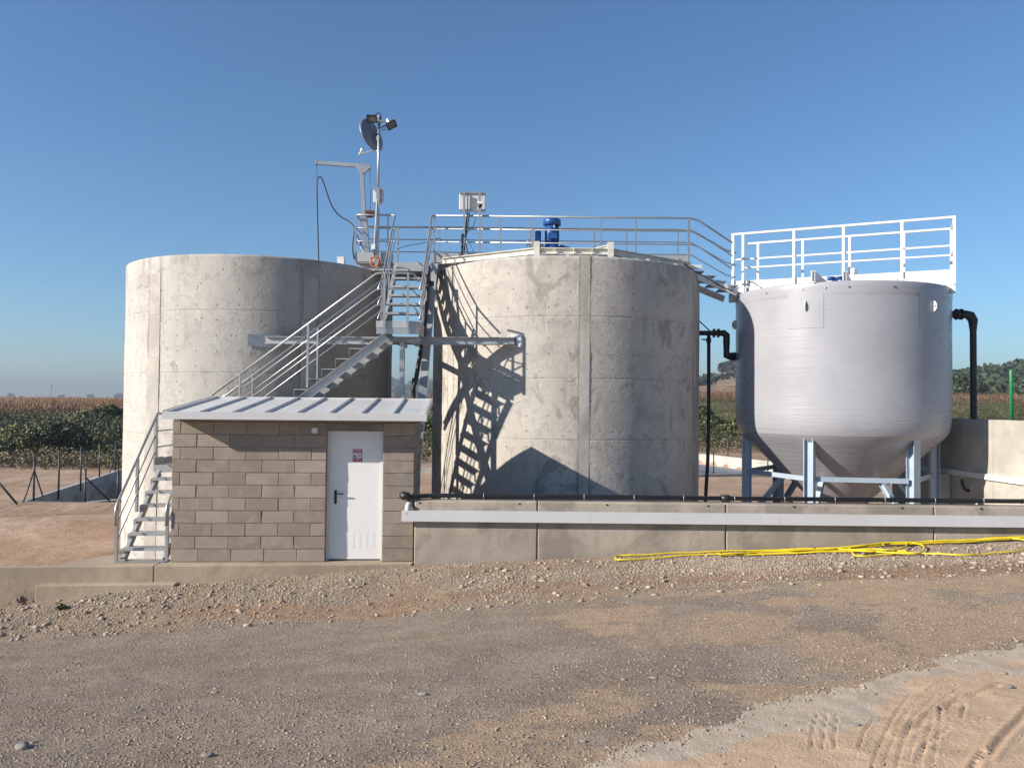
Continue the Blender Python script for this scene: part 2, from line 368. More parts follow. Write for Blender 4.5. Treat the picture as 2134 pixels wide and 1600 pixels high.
def np_mesh(name, V, Fq, mat, loc=(0,0,0), tint=None, smooth=False, nper=4):
    """fast mesh from arrays: V (n,3), Fq (m,nper)"""
    me = bpy.data.meshes.new(name); n = len(V); m = len(Fq)
    me.vertices.add(n); me.vertices.foreach_set('co', np.asarray(V, dtype=np.float32).ravel())
    me.loops.add(m*nper); me.loops.foreach_set('vertex_index', np.asarray(Fq, dtype=np.int32).ravel())
    me.polygons.add(m); me.polygons.foreach_set('loop_start', np.arange(m, dtype=np.int32)*nper)
    try: me.polygons.foreach_set('loop_total', np.full(m, nper, dtype=np.int32))
    except Exception: pass
    if smooth: me.polygons.foreach_set('use_smooth', np.ones(m, dtype=bool))
    me.update(calc_edges=True); me.validate()
    if tint is not None: setattr_face_tint(me, tint)
    me.materials.append(MAT[mat] if isinstance(mat, str) else mat)
    o = bpy.data.objects.new(name, me); COL.objects.link(o); o.location = loc
    return o
# value noise for terrain and scatter
_T = rng.random((256,256))
def vnoise(x, y, s):
    x = np.asarray(x)*s+100.5; y = np.asarray(y)*s+50.5; xi = np.floor(x).astype(int); yi = np.floor(y).astype(int); fx = x-xi; fy = y-yi
    fx = fx*fx*(3-2*fx); fy = fy*fy*(3-2*fy); g = lambda a, b: _T[a%256, b%256]
    return (g(xi,yi)*(1-fx)+g(xi+1,yi)*fx)*(1-fy)+(g(xi,yi+1)*(1-fx)+g(xi+1,yi+1)*fx)*fy
def fbm(x, y, s, o=4):
    t = 0; a = .5
    for i in range(o): t = t+a*vnoise(x+i*17.3, y-i*9.1, s*2**i); a *= .5
    return t
# ================================================================ TERRAIN
ZBX = np.array([-30,-9,-7.8,-5.3,-1.5,1.6,7.8,12,30]); ZBZ = np.array([-.9,-.68,-.62,-.31,-.03,.13,.43,.6,.9])
ZRX = np.array([-30,-9,-6.5,-2.2,0,3.2,6.5,12,30]); ZRZ = np.array([-.9,-.62,-.53,-.24,-.02,.24,.45,.6,.8])
def sstep(a, b, x): t = np.clip((x-a)/(b-a), 0, 1); return t*t*(3-2*t)
def gfront(X, Y):
    X = np.asarray(X, float); Y = np.asarray(Y, float)
    zr = np.interp(X, ZRX, ZRZ); zb = np.interp(X, ZBX, ZBZ)
    near = zr*np.clip(Y/10.3, -.5, 1)+.72*(1-np.clip(Y, -6, 10.3)/10.3)
    t = np.clip((Y-10.3)/2.1, 0, 1); t = t*.35+.65*t*t*(3-2*t)
    return near*(1-t)+zb*t
def pit_left(X, Y):   # basin on the left, behind the slab
    return sstep(23.9, 24.2, Y)*(1-sstep(37, 38, Y))*sstep(0, .3, X-(-13.7-(Y-21.8)*.2205)-.1)*(1-sstep(-9.5,-9, X))
def pit_right(X, Y):
    return sstep(36.9, 37.3, Y)*(1-sstep(0, .4, Y-(49.3-(X-11.3)*2.4*.98)+.25*0))*sstep(2,2.3,X)*(1-sstep(19,19.3,X))
def gback(X, Y):
    X = np.asarray(X, float); Y = np.asarray(Y, float); s = X/np.maximum(Y, 5)
    k = sstep(-.35, .22, s); Y0 = 38+k*18; Yc = 90+k*60; zf = .3+k*2.6
    z = -.7+(zf+.7)*sstep(0, 1, (Y-Y0)/(Yc-Y0)) + .08*(fbm(X, Y, .35)-.5)
    z = z - 1.0*pit_left(X, Y) - .6*pit_right(X, Y)
    z = z - .6*(1-sstep(3.1, 3.6, np.hypot(X+5.0, Y-17.6)+.55))
    z = z + .25*sstep(15,20.5,Y)*(1-sstep(23.4,23.9,Y))*(1-sstep(-9,-7.5,X))
    return z
# ---- near yard sheet (fine)
nr, nc = 520, 640
Yr = 3.0*(12.7/3.0)**(np.linspace(0,1,nr)); Sc = np.linspace(-.86, .86, nc)
YY, SS = np.meshgrid(Yr, Sc, indexing='ij'); XX = SS*(YY+.6)
ZZ = gfront(XX, YY)
def project(X, Y, Z):
    dx = X; dy = Y; dz = Z-HC
    a = dx*cr.x+dy*cr.y+dz*cr.z; b = dx*cu.x+dy*cu.y+dz*cu.z; c = dx*fw.x+dy*fw.y+dz*fw.z
    return CW/2+F*a/c, CH/2-F*b/c
PX_, PY_ = project(XX, YY, ZZ)
lx = np.array([900,1230,1330,1440,1530,1590,1760,1900,1980,2134,2600]); ly = np.array([1740,1600,1562,1535,1503,1470,1428,1390,1368,1338,1250])
edge = PY_-np.interp(PX_, lx, ly) + 60*(fbm(XX, YY, 2.0)-.47)+26*(fbm(XX, YY, 9)-.47)
conc = sstep(-1.5, 1.5, edge)                                  # old concrete apron showing at the lower right
sandn = fbm(XX+3, YY, .9)
sand = sstep(15, 70, edge+170*(sandn-.47))*conc                      # blown sand over it
sand = np.maximum(sand, conc*sstep(.62,.75, fbm(XX-5, YY+2, 1.6)))
# sandy drifts on the road
s2 = sstep(.50, .66, fbm(XX*.55+9, YY, 1.1))*.75
rt = sstep(650, 1900, PX_+ (PY_-1300)*1.5)
sroad = np.clip(s2*(.42+.9*rt)+.5*rt*sstep(.35,.6,sandn)+.36*rt, 0, 1)
bank = sstep(-.25, .15, YY-10.3+.7*(fbm(XX, YY, 1.3)-.47))
orange = sstep(.22,.5,vnoise(XX*1.3, YY*3, 1.4))*sstep(.3,.7,1-np.abs(YY-10.85-.25*np.sin(XX*.9))/.75+.6*(fbm(XX, YY, 1.5)-.5))*bank*sstep(-6.5,-3.5,XX)
fineN = fbm(XX, YY, 5, 5)-.47
ZZ = ZZ + .022*fineN + .03*(fbm(XX, YY, .8)-.47) + .012*conc*(1-sand) + .010*sand
ZZ += .05*bank*(fbm(XX, YY, 1.9)-.47)
def polyd(pts):
    d = np.full(XX.shape, 9.0); L = np.zeros(XX.shape); acc = 0
    P = [atz(x, y, .5) for x, y in pts]; P = [p*1 for p in P]
    P = []
    for x, y in pts:
        z = .5
        for _ in range(6):
            p = atz(x, y, z); z = float(gfront(p.x, p.y))
        P.append((p.x, p.y))
    for (a0, a1), (b0, b1) in zip(P[:-1], P[1:]):
        vx, vy = b0-a0, b1-a1; l = math.hypot(vx, vy); t = np.clip(((XX-a0)*vx+(YY-a1)*vy)/(l*l), 0, 1)
        dd = np.hypot(XX-a0-t*vx, YY-a1-t*vy); m = dd < d; d = np.where(m, dd, d); L = np.where(m, acc+t*l, L); acc += l
    return d, L
def groove(pts, wd, dep, tread=0.0):
    global ZZ
    d, L = polyd(pts); k = 1-sstep(0, wd, d); rim = np.exp(-((d-wd*1.3)/(wd*.5))**2)*.45
    f = 1.0 if not tread else .6+.4*np.sign(np.sin(L*2*math.pi/tread))
    n = .8+.4*fbm(XX, YY, 7); ZZ = ZZ-dep*k*f*n+dep*rim*n
for k in range(6):   # wide curving tyre track
    o = k*30
    groove([(1790-o*.9+150,1640),(1800-o*.8+150,1560),(1845-o*.7+120,1500),(1930-o*.9+100,1450),(2010-o*1.1+90,1418)][: 4 if k % 2 else 5], .012, .010, .0 if k % 2 else .05)
for k in range(3): groove([(1690+k*24,1562),(1694+k*23,1520),(1702+k*22,1490)], .011, .014, .0)
groove([(1790,1560),(1800,1530),(1822,1500)], .012, .012)
groove([(1880,1535),(1930,1500),(2000,1462),(2080,1432)], .045, .012)
groove([(2055,1590),(2090,1540),(2150,1478)], .035, .017)
groove([(1960,1505),(1960,1475)], .016, .012); groove([(2005,1500),(2010,1470)], .016, .012)
groove([(1900,1620),(1925,1560),(1980,1520),(2060,1500)], .025, .010, .07)
groove([(2010,1640),(2050,1570)], .03, .02, .07)
V = np.stack([XX, YY, ZZ], -1).reshape(-1,3)
ii, jj = np.meshgrid(np.arange(nr-1), np.arange(nc-1), indexing='ij'); b = (ii*nc+jj).ravel()
Fq = np.stack([b, b+1, b+nc+1, b+nc], -1)
# ---- ground material
def ground_mat():
    s = NT('yard ground'); v = s.coord(); bank_, sand_, conc_, sro, ora = [s.attr(k) for k in ('bank','sand','conc','sandroad','orange')]
    n1 = s.noise(v, 1.1, 6, .6, dist=.6); n2 = s.noise(v, 7, 5, .65); grit = s.noise(v, 55, 5, .75); g2 = s.noise(v, 150, 3, .7)
    vo = s.voro(v, 48, out='Color'); vd = s.voro(v, 48); vs = s.sep(vo)[0]
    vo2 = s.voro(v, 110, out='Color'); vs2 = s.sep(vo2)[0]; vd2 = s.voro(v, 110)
    grey = s.mix(s.ramp(n1, .35, .65), (.36,.28,.222), (.52,.405,.31))
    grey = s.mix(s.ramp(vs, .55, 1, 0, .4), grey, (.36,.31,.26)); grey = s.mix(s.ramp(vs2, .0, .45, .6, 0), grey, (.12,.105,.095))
    grey = s.mix(s.ramp(s.noise(s.map(v, (.5,1.6,1)), 1.6, 5, .6), .46, .66, 0, .9), grey, (.34,.25,.18))
    sandc = s.mix(s.ramp(n2, .3, .7), (.50,.335,.21), (.61,.435,.29)); sandc = s.mix(s.ramp(grit, .35, .75, 0, .4), sandc, (.68,.52,.37))
    orac = s.mix(s.ramp(n2, .35, .65), (.33,.185,.10), (.44,.27,.16)); orac = s.mix(s.ramp(vs, .6, .9, 0, .45), orac, (.45,.37,.29))
    bankc = s.mix(s.ramp(vs, 0, 1), (.25,.19,.14), (.48,.38,.285)); bankc = s.mix(s.ramp(n1, .40, .60, 0, .75), bankc, (.44,.285,.175))
    conn = s.mix(s.ramp(n2, .35, .65), (.45,.36,.27), (.54,.45,.35))
    br = s.noise(v, 13, 5, .7)
    def soft(m, a=.42): return s.ramp(s.math('ADD', m, s.math('MULTIPLY', s.math('SUBTRACT', br, .5), 1.1)), a, a+.3)
    c = s.mix(soft(sro), grey, sandc); c = s.mix(soft(bank_), c, bankc); c = s.mix(soft(ora, .5), c, orac)
    c = s.mix(s.ramp(conc_, .4, .6), c, conn); c = s.mix(soft(sand_), c, sandc)
    c = s.mix(s.ramp(g2, .3, .7, 0, .35), c, (.20,.16,.13))
    big = s.mix(0.0, c, c)
    notc = s.math('SUBTRACT', 1.0, s.math('MAXIMUM', s.ramp(conc_, .4, .6), s.math('MULTIPLY', sand_, .6)))
    vo3 = s.voro(v, 75, out='Color'); q3 = s.sep(vo3); c = s.mix(s.math('MULTIPLY', s.ramp(q3[0], .84, .93), s.math('MULTIPLY', notc, .6)), c, (.05,.043,.038))
    c = s.mix(s.math('MULTIPLY', s.ramp(q3[1], .80, .92), s.math('MULTIPLY', notc, .65)), c, (.50,.42,.33))
    rr = s.math('MULTIPLY', s.math('SUBTRACT', 1.0, s.math('MULTIPLY', conc_, .75)), 1.0)
    h = s.math('ADD', s.math('MULTIPLY', s.math('SUBTRACT', 1.0, vd), .5), s.math('MULTIPLY', grit, 1.2)); h = s.math('MULTIPLY', h, rr)
    nb = s.bump(h, .026, 1.0); nb = s.bump(s.math('MULTIPLY', g2, rr), .006, .8, nb)
    return s.fin(c, .95, 0, nb, .15)
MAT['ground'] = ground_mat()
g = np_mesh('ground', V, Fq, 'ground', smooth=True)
for nm, arr in (('bank',bank),('sand',sand),('conc',conc),('sandroad',sroad),('orange',orange)):
    a = g.data.attributes.new(nm, 'FLOAT', 'POINT'); a.data.foreach_set('value', arr.astype(np.float32).ravel())
kind(g, 'structure', 'gravel and sand yard sloping up towards the camera')
from bisect import bisect
GZ = ZZ
def gz(x, y):
    """surface height of the near yard at x, y"""
    if y < 3.05 or y > 12.65: return float(gfront(x, y))
    i = math.log(y/3.0)/math.log(12.7/3.0)*(nr-1); j = (x/(y+.6)+.86)/1.72*(nc-1)
    i = min(max(i, 0), nr-2); j = min(max(j, 0), nc-2); i0 = int(i); j0 = int(j); a = i-i0; c = j-j0
    return float(GZ[i0,j0]*(1-a)*(1-c)+GZ[i0+1,j0]*a*(1-c)+GZ[i0,j0+1]*(1-a)*c+GZ[i0+1,j0+1]*a*c)
def onground(px, py, lift=0.0):
    z = .3
    for _ in range(14):
        p = atz(px, py, z+lift); z = .5*z+.5*gz(p.x, min(p.y, 12.6))
    return Vector((p.x, p.y, z+lift))
# ---- far land sheet (also runs beside and behind the camera)
def landmat():
    s = NT('dry earth'); v = s.coord(); n1 = s.noise(v, .35, 6, .6, dist=.5); n2 = s.noise(v, 3, 6, .65); n3 = s.noise(v, 30, 4, .7); ys = s.sep(v)
    c = s.mix(s.ramp(n1, .35, .65), (.33,.22,.15), (.46,.335,.24)); c = s.mix(s.ramp(n2, .45, .7, 0, .5), c, (.27,.16,.10))
    c = s.mix(s.ramp(n3, .5, .75, 0, .5), c, (.45,.36,.28))
    veg = s.mix(s.ramp(n2, .35, .65), (.06,.055,.025), (.16,.125,.07)); yy = s.attr('veg')
    c = s.mix(yy, c, veg); nb = s.bump(n2, .08, .8); nb = s.bump(n3, .03, .8, nb)
    return s.fin(c, .95, 0, nb, .1)
MAT['land'] = landmat()
xs = np.concatenate([-np.geomspace(900, 24, 40), np.arange(-23.5, 24, .5), np.geomspace(24, 900, 40)])
ys = np.concatenate([-np.geomspace(300, 2, 14), np.arange(0, 56, .5), np.geomspace(56, 2600, 90)])
YY2, XX2 = np.meshgrid(ys, xs, indexing='ij')
zb_ = gback(XX2, YY2); zf_ = gfront(XX2, np.minimum(YY2, 12.5))-.06
t = sstep(12.5, 13.6, YY2); Z2 = zf_*(1-t)+zb_*t
inside = (YY2 > 3.2) & (YY2 < 12.4) & (np.abs(XX2) < .8*(YY2+.6))
Z2 = np.where(inside, Z2-.1, Z2)
n_, m_ = YY2.shape; ii, jj = np.meshgrid(np.arange(n_-1), np.arange(m_-1), indexing='ij'); b = (ii*m_+jj).ravel()
land = np_mesh('field_ground', np.stack([XX2,YY2,Z2],-1).reshape(-1,3), np.stack([b,b+1,b+m_+1,b+m_],-1), 'land', smooth=True)
k_ = sstep(-.35, .22, XX2/np.maximum(YY2,5)); vg = sstep(-2, 3, YY2-(38+k_*18)-1.5)
a = land.data.attributes.new('veg', 'FLOAT', 'POINT'); a.data.foreach_set('value', vg.astype(np.float32).ravel())
kind(land, 'structure', 'bare reddish earth behind the tanks rising to the maize field')
# ================================================================ HILLS
def hillmat():
    s = NT('scrubby hillside'); v = s.coord(); n = s.noise(v, .05, 6, .65); n2 = s.noise(v, .25, 5, .7); zz = s.sep(v)[2]
    c = s.mix(s.ramp(n, .4, .6), (.30,.19,.12), (.40,.28,.19)); c = s.mix(s.ramp(n2, .47, .60), c, (.075,.085,.045))
    band = s.noise(s.map(v, (.02,.02,.5)), 1.0, 4); c = s.mix(s.ramp(band, .5, .6, 0, .5), c, (.22,.13,.09))
    return s.fin(c, .95, 0, s.bump(n2, .8, .8), .1)
MAT['hill'] = hillmat()
def hill(label, sx, yp, Yr_, Yf, base, depth=1.6):
    S = np.linspace(sx[0], sx[-1], 160); T = np.linspace(0, 1, 40)
    TT, S2 = np.meshgrid(T, S, indexing='ij'); Yv = Yf+(Yr_*depth-Yf)*TT; Xv = S2*Yv
    hz = 837+(S2*F)*.010; top = HC+(hz-np.interp(S2, sx, yp))/F*Yr_
    tr_ = np.clip((Yv-Yf)/(Yr_-Yf), 0, 1); dn = sstep(Yr_*1.05, Yr_*depth, Yv)
    endf = sstep(0,.08,(S2-sx[0])/(sx[-1]-sx[0]))*sstep(0,.08,(sx[-1]-S2)/(sx[-1]-sx[0]))
    z = base+(top-base)*(tr_**1.35)*(1-dn)*endf
    z = z+(fbm(Xv, Yv, .02)-.47)*6*tr_*(1-dn)*(Yr_/400)
    V = np.stack([Xv, Yv, z-.2], -1).reshape(-1,3); n, m = TT.shape; ii, jj = np.meshgrid(np.arange(n-1), np.arange(m-1), indexing='ij'); b = (ii*m+jj).ravel()
    o = np_mesh('hill', V, np.stack([b,b+1,b+m+1,b+m],-1), 'hill', smooth=True); kind(o, 'structure', label); return (Xv, Yv, z)
H1 = hill('brown eroded hill with scattered trees beyond the maize', [.02,.12,.2,.235,.25,.262,.275,.33,.42,.5,.6],
          [838,815,793,783,776,768,764,770,790,800,830], 420, 215, 3.2)
H2 = hill('green wooded hillside at the right edge', [.44,.5,.545,.575,.61,.66,.72,.85,1.0], [830,800,785,778,766,755,748,750,800], 300, 175, 3.2)
H3 = hill('low blue hills on the far horizon', [-.34,-.25,-.17,-.12,-.05,.05,.15,.3,.6], [826,817,808,803,801,806,800,806,815], 1500, 900, 3.5, 1.3)
# ================================================================ VEGETATION
def leafquads(P, size, elong=1.0, droop=.5):
    """one small rhombic face at each point"""
    n = len(P); a = rng.normal(size=(n,3)); a /= np.linalg.norm(a, axis=1)[:,None]; b_ = rng.normal(size=(n,3)); b_ = np.cross(a, b_); b_ /= np.linalg.norm(b_, axis=1)[:,None]
    sz = size*(.6+.8*rng.random(n))[:,None]; a = a*sz*elong*.5; b_ = b_*sz*.5
    V = np.stack([P-a, P-b_, P+a, P+b_], 1).reshape(-1,3); return V, np.arange(n*4).reshape(-1,4)
def blobs(centres, radii, per, squash=.8):
    out = []
    for c, r in zip(centres, radii):
        n = int(per*r**1.6); d = rng.normal(size=(n,3)); d /= np.linalg.norm(d, axis=1)[:,None]
        rr = r*(.62+.42*rng.random(n)**.5); rr *= .8+.4*vnoise(d[:,0]*3+c[0], d[:,1]*3+d[:,2]*2, 1.0)
        q = d*rr[:,None]; q[:,2] *= squash; out.append(q+np.array(c))
    return np.concatenate(out)
def bush_mesh(name, wid, hgt, mat, leaf, per=260, stem=True):
    nb = 9; cs = []; rs = []
    for i in range(nb):
        a = rng.random()*2*math.pi; r = wid*.34*math.sqrt(rng.random()); z = hgt*(.25+.5*rng.random()*(1-r/(wid*.5)*.4))
        cs.append((math.cos(a)*r, math.sin(a)*r*.8, z)); rs.append(wid*(.14+.14*rng.random()))
    P = blobs(cs, rs, per/ (wid/4)); P = P[P[:,2] > -.1]; V, Fq = leafquads(P, leaf, 1.6); t = np.clip(rng.normal(.45,.25,len(Fq)),0,1)
    return V, Fq, t, mat
def shrub(loc, wid, hgt, mat, leaf, label, name='shrub', cat='bush', per=260, group=None):
    V, Fq, t, m = bush_mesh(name, wid, hgt, mat, leaf, per); e = thing(name, label, cat, loc, group)
    o = np_mesh('foliage', V, Fq, m, (0,0,0), t); o.parent = e
    mb = MB()
    for k in range(4):
        a = k*1.6+rng.random(); p = [(0,0,-.3),(math.cos(a)*wid*.08, math.sin(a)*wid*.08, hgt*.3),(math.cos(a)*wid*.2, math.sin(a)*wid*.2, hgt*.6)]
        mb.tube([Vector(q)+Vector(loc) for q in p], [wid*.02, wid*.014, wid*.005], 5)
    mb.build('trunk', 'bark', e); return e
def vb(px, Y): # on back ground
    p = at(px, 900, Y); return Vector((p.x, Y, float(gback(p.x, Y))-.1))
shrub(vb(104, 42), 3.8, 2.1, 'leaf_dark', .10, 'wide dark green bush in the middle of the bank left of the pale tank', per=1900)
shrub(vb(22, 41.5), 3.6, 2.1, 'leaf_pale', .10, 'pale olive bush at the left edge of the photo', per=1500)
shrub(vb(236, 62), 3.6, 2.6, 'leaf', .14, 'tallest green bush, hard against the left edge of the pale tank', per=1500)
shrub(vb(176, 57), 3.8, 1.9, 'leaf_pale', .13, 'yellow green bush just left of the tallest bush', per=1300)
shrub(vb(1466, 76), 3.6, 3.3, 'leaf', .17, 'dark bush seen in the gap beside the thin black standpipe', per=1200)
shrub(vb(1500, 70), 4.0, 2.6, 'leaf', .17, 'bright green bramble in the gap between the stained tank and the grey tank', per=1200)
shrub(vb(1528, 66), 3.0, 1.6, 'leaf_olive', .15, 'olive bush behind the left leg of the grey tank', per=1100)
shrub(vb(893, 60), 3.0, 2.2, 'leaf', .15, 'narrow green bush in the slot between the block hut and the stained tank', per=1100)
shrub(vb(2002, 160)+Vector((0,0,0)), 9, 6, 'pine', .6, 'dark tree at the foot of the hill right of the grey tank', 'tree', 'tree', per=420)
shrub(vb(2052, 170)+Vector((0,0,0)), 7, 3.6, 'pine', .5, 'low round tree behind the maize, right of the black downpipe', 'tree', 'tree', per=420)
# undergrowth mass on the bank
def scatter_land(n, s0, s1, off0, off1):
    s = s0+(s1-s0)*rng.random(n); k = sstep(-.35, .22, s); Y0 = 38+k*18; Yc = 90+k*60
    t = off0+(off1-off0)*rng.random(n); Y = Y0+t*(Yc-Y0); X = s*Y; return X, Y
X, Y = scatter_land(11000, -.72, .85, .02, .95); vis = ((X/Y < -.40) | (X/Y > .2) | (np.abs(X/Y+.115) < .06)) | (rng.random(len(X)) < .15); X = X[vis]; Y = Y[vis]
Z = gback(X, Y); P = []
t_b = (Y-(38+sstep(-.35,.22,X/Y)*18))/52; nl = 17; hh = (1-.75*np.clip(t_b,0,1))*1.0*.12+2.6*np.clip(fbm(X, Y, .16)-.22,0,1)**1.6*1.5
for i in range(nl):
    r = rng.random((len(X),3)); P.append(np.stack([X+(r[:,0]-.5)*1.1, Y+(r[:,1]-.5)*1.1, Z+r[:,2]*hh], -1))
BX, BY = scatter_land(520, -.72, .85, .05, .60); bz = gback(BX, BY); bt = []
okb = (BX/BY < -.40) | (BX/BY > .2) | (np.abs(BX/BY+.115) < .06)
for bx_, by_, bz_ in zip(BX[okb], BY[okb], bz[okb]):
    r_ = .7+1.5*rng.random()**2; q_ = blobs([(bx_, by_, bz_+r_*.25), (bx_+r_*.7, by_+.3, bz_+r_*.1)], [r_, r_*.7], 480, .62); q_ = q_[q_[:,2] > bz_-.1]; P.append(q_)
nb0 = sum(len(q) for q in P[:nl])
P = np.concatenate(P); V, Fq = leafquads(P, .078, 2.0); tt = np.clip(.10+2.1*(fbm(P[:,0], P[:,1], .14)-.33)+rng.normal(0,.06,len(P)), 0, 1)
o = np_mesh('undergrowth', V, Fq, 'leaf_olive', (0,0,0), tt); kind(o, 'stuff'); tag(o, 'olive green weeds and brambles covering the bank below the maize', 'undergrowth')
X, Y = scatter_land(6000, -.72, .85, -.03, .22); Z = gback(X, Y); P = []
for i in range(22):
    r = rng.random((len(X),3)); P.append(np.stack([X+(r[:,0]-.5)*.9, Y+(r[:,1]-.5)*.9, Z+r[:,2]*.9*fbm(X,Y,.3)*1.6], -1))
P = np.concatenate(P); V, Fq = leafquads(P, .06, 2.6)
o = np_mesh('dry_weeds', V, Fq, 'leaf_dry', (0,0,0), np.clip(rng.normal(.45,.25,len(Fq)),0,1)); kind(o, 'stuff'); tag(o, 'dry straw coloured weeds along the foot of the bank', 'weeds')
# maize
def maize():
    Vs = []; Ts = []
    def field(s0, s1, rows, sp):
        for r in range(rows):
            for_s = np.arange(s0, s1, sp/110.0); k = sstep(-.35, .22, for_s); Yc = 90+k*60+r*.8*(1+r*.05); X = for_s*Yc+rng.normal(0,.06,len(for_s)); Y = Yc+rng.normal(0,.08,len(X))
            Z = gback(X, Y); h = 2.05+rng.normal(0,.15,len(X)); yield X, Y, Z, h
    for (s0, s1, rows, sp) in ((-.75,-.36,22,.26),(-.36,.2,8,.42),(.2,.30,16,.30),(.30,.52,6,.5),(.52,.80,14,.32)):
        for X, Y, Z, h in field(s0, s1, rows, sp):
            n = len(X); B = np.stack([X,Y,Z],-1)
            st = np.zeros((n,4,3)); st[:,0]=[-.02,0,0]; st[:,1]=[.02,0,0]; st[:,2]=[.012,0,1]; st[:,3]=[-.012,0,1]; st[:,:,2] *= h[:,None]; Vs.append((st+B[:,None]).reshape(-1,3)); Ts.append(np.full(n,.35))
            for j in range(7):
                zf = h*(.16+.12*j)+rng.normal(0,.05,n); a = rng.random(n)*2*math.pi; L = .38+.3*rng.random(n); dr = -.1-.45*rng.random(n)+.25*(j > 4)
                d = np.stack([np.cos(a), np.sin(a), np.zeros(n)],-1); up = np.zeros((n,3)); up[:,2]=1
                p0 = B+up*zf[:,None]; p1 = p0+d*L[:,None]*.5+up*(.12+.1*rng.random(n))[:,None]; p2 = p0+d*L[:,None]+up*dr[:,None]; wv = np.stack([-np.sin(a),np.cos(a),np.zeros(n)],-1)*.045
                q = np.stack([p0, p1-wv, p2, p1+wv],1); Vs.append(q.reshape(-1,3)); Ts.append(np.clip(rng.normal(.25+.07*j,.22,n),0,1))
    V = np.concatenate(Vs); return V, np.arange(len(V)).reshape(-1,4), np.concatenate(Ts)
V, Fq, tt = maize(); o = np_mesh('maize_field', V, Fq, 'corn', (0,0,0), tt); kind(o, 'stuff'); tag(o, 'ripe brown maize standing along the front of the field', 'maize')
def canopy():
    s = NT('maize canopy'); v = s.coord(); n = s.noise(v, .9, 5, .7); n2 = s.noise(v, .03, 4)
    c = s.mix(s.ramp(n, .35, .65), (.11,.06,.035), (.30,.185,.11)); c = s.mix(s.ramp(n2, .4, .6, 0, .35), c, (.22,.16,.10)); return s.fin(c, .95, 0, s.bump(n, .5, .8), .1)
MAT['canopy'] = canopy()
S = np.linspace(-.95, .95, 240); D = np.geomspace(1, 14, 70)-1; TT, S2 = np.meshgrid(D, S, indexing='ij'); k = sstep(-.35,.22,S2); Yv = (90+k*60)+3+TT*90*(1-k*.75)
Xv = S2*Yv; zc = gback(Xv, Yv)+1.75+.35*(rng.random(Xv.shape)-.5)+.0; zc[0] -= 1.6; n, m = TT.shape; ii, jj = np.meshgrid(np.arange(n-1), np.arange(m-1), indexing='ij'); b = (ii*m+jj).ravel()
o = np_mesh('maize_canopy', np.stack([Xv,Yv,zc],-1).reshape(-1,3), np.stack([b,b+1,b+m+1,b+m],-1), 'canopy'); kind(o, 'stuff'); tag(o, 'brown tops of the maize running back to the horizon', 'maize')
# trees on the hills (a far wood, one mass each)
def hillwood(H, n, size, label, thr, hmin=0.0):
    Xv, Yv, z = H; a = rng.integers(0, Xv.shape[0]-14, n*3); b = rng.integers(0, Xv.shape[1], n*3); X = Xv[a,b]+rng.normal(0,2,n*3); Y = Yv[a,b]; Z = z[a,b]
    m = (fbm(X, Y, .018) > thr) & (Z > hmin); X = X[m][:n]; Y = Y[m][:n]; Z = Z[m][:n]; P = []
    for i in range(26):
        d = rng.normal(size=(len(X),3)); d /= np.linalg.norm(d,axis=1)[:,None]; P.append(np.stack([X,Y,Z+size*.5],-1)+d*size*(.4+.4*rng.random((len(X),1)))*np.array([1,1,.8]))
    P = np.concatenate(P); V, Fq = leafquads(P, size*.5, 1.2); o = np_mesh('wood', V, Fq, 'pine', (0,0,0), np.clip(rng.normal(.45,.25,len(Fq)),0,1)); kind(o, 'stuff'); tag(o, label, 'wood')
hillwood(H1, 1300, 2.2, 'dark scrub and small trees dotted over the brown hill', .53)
hillwood(H2, 2600, 3.2, 'dense green wood covering the hillside at the right edge', .30)
hillwood(H3, 700, 13, 'dark trees along the far blue hills', .40)
p = at(1524, 764, 418); shrub((p.x, 418, p.z-2.5), 13, 6.5, 'pine', 1.0, 'dark tree crowning the top of the brown hill', 'tree', 'tree', per=300)
# far radio mast and horizon trees on the left
e = thing('radio_mast', 'thin lattice mast standing alone on the left horizon', 'mast', (at(107,828,1500).x, 1500, 2))
mb = MB(); x0 = at(107,828,1500).x
for s_ in (-.5,.5): mb.bar((x0+s_,1500,0), (x0+s_*.7,1500,26), .35)
for k in range(8): mb.bar((x0-.5,1500,k*3), (x0+.5,1500,k*3+3), .25)
mb.build('lattice', 'wire', e); mb = MB(); mb.box((x0-1,1499,20),(x0-.3,1501,26)); mb.box((x0+.3,1499,20),(x0+1,1501,26)); mb.build('aerial', 'wire', e)
for px_, wd_, lb in ((250,16,'rounded tree breaking the left horizon beside the pale tank'),(128,9,'small tree on the horizon just right of the thin mast'),(22,12,'faint flat tree at the far left of the horizon'),(190,10,'low tree on the horizon midway between mast and tank')):
    p = at(px_, 828, 1250); shrub((p.x, 1250, 2.0), wd_, wd_*.28+2.5, 'pine', 1.4, lb, 'tree', 'tree', per=160)
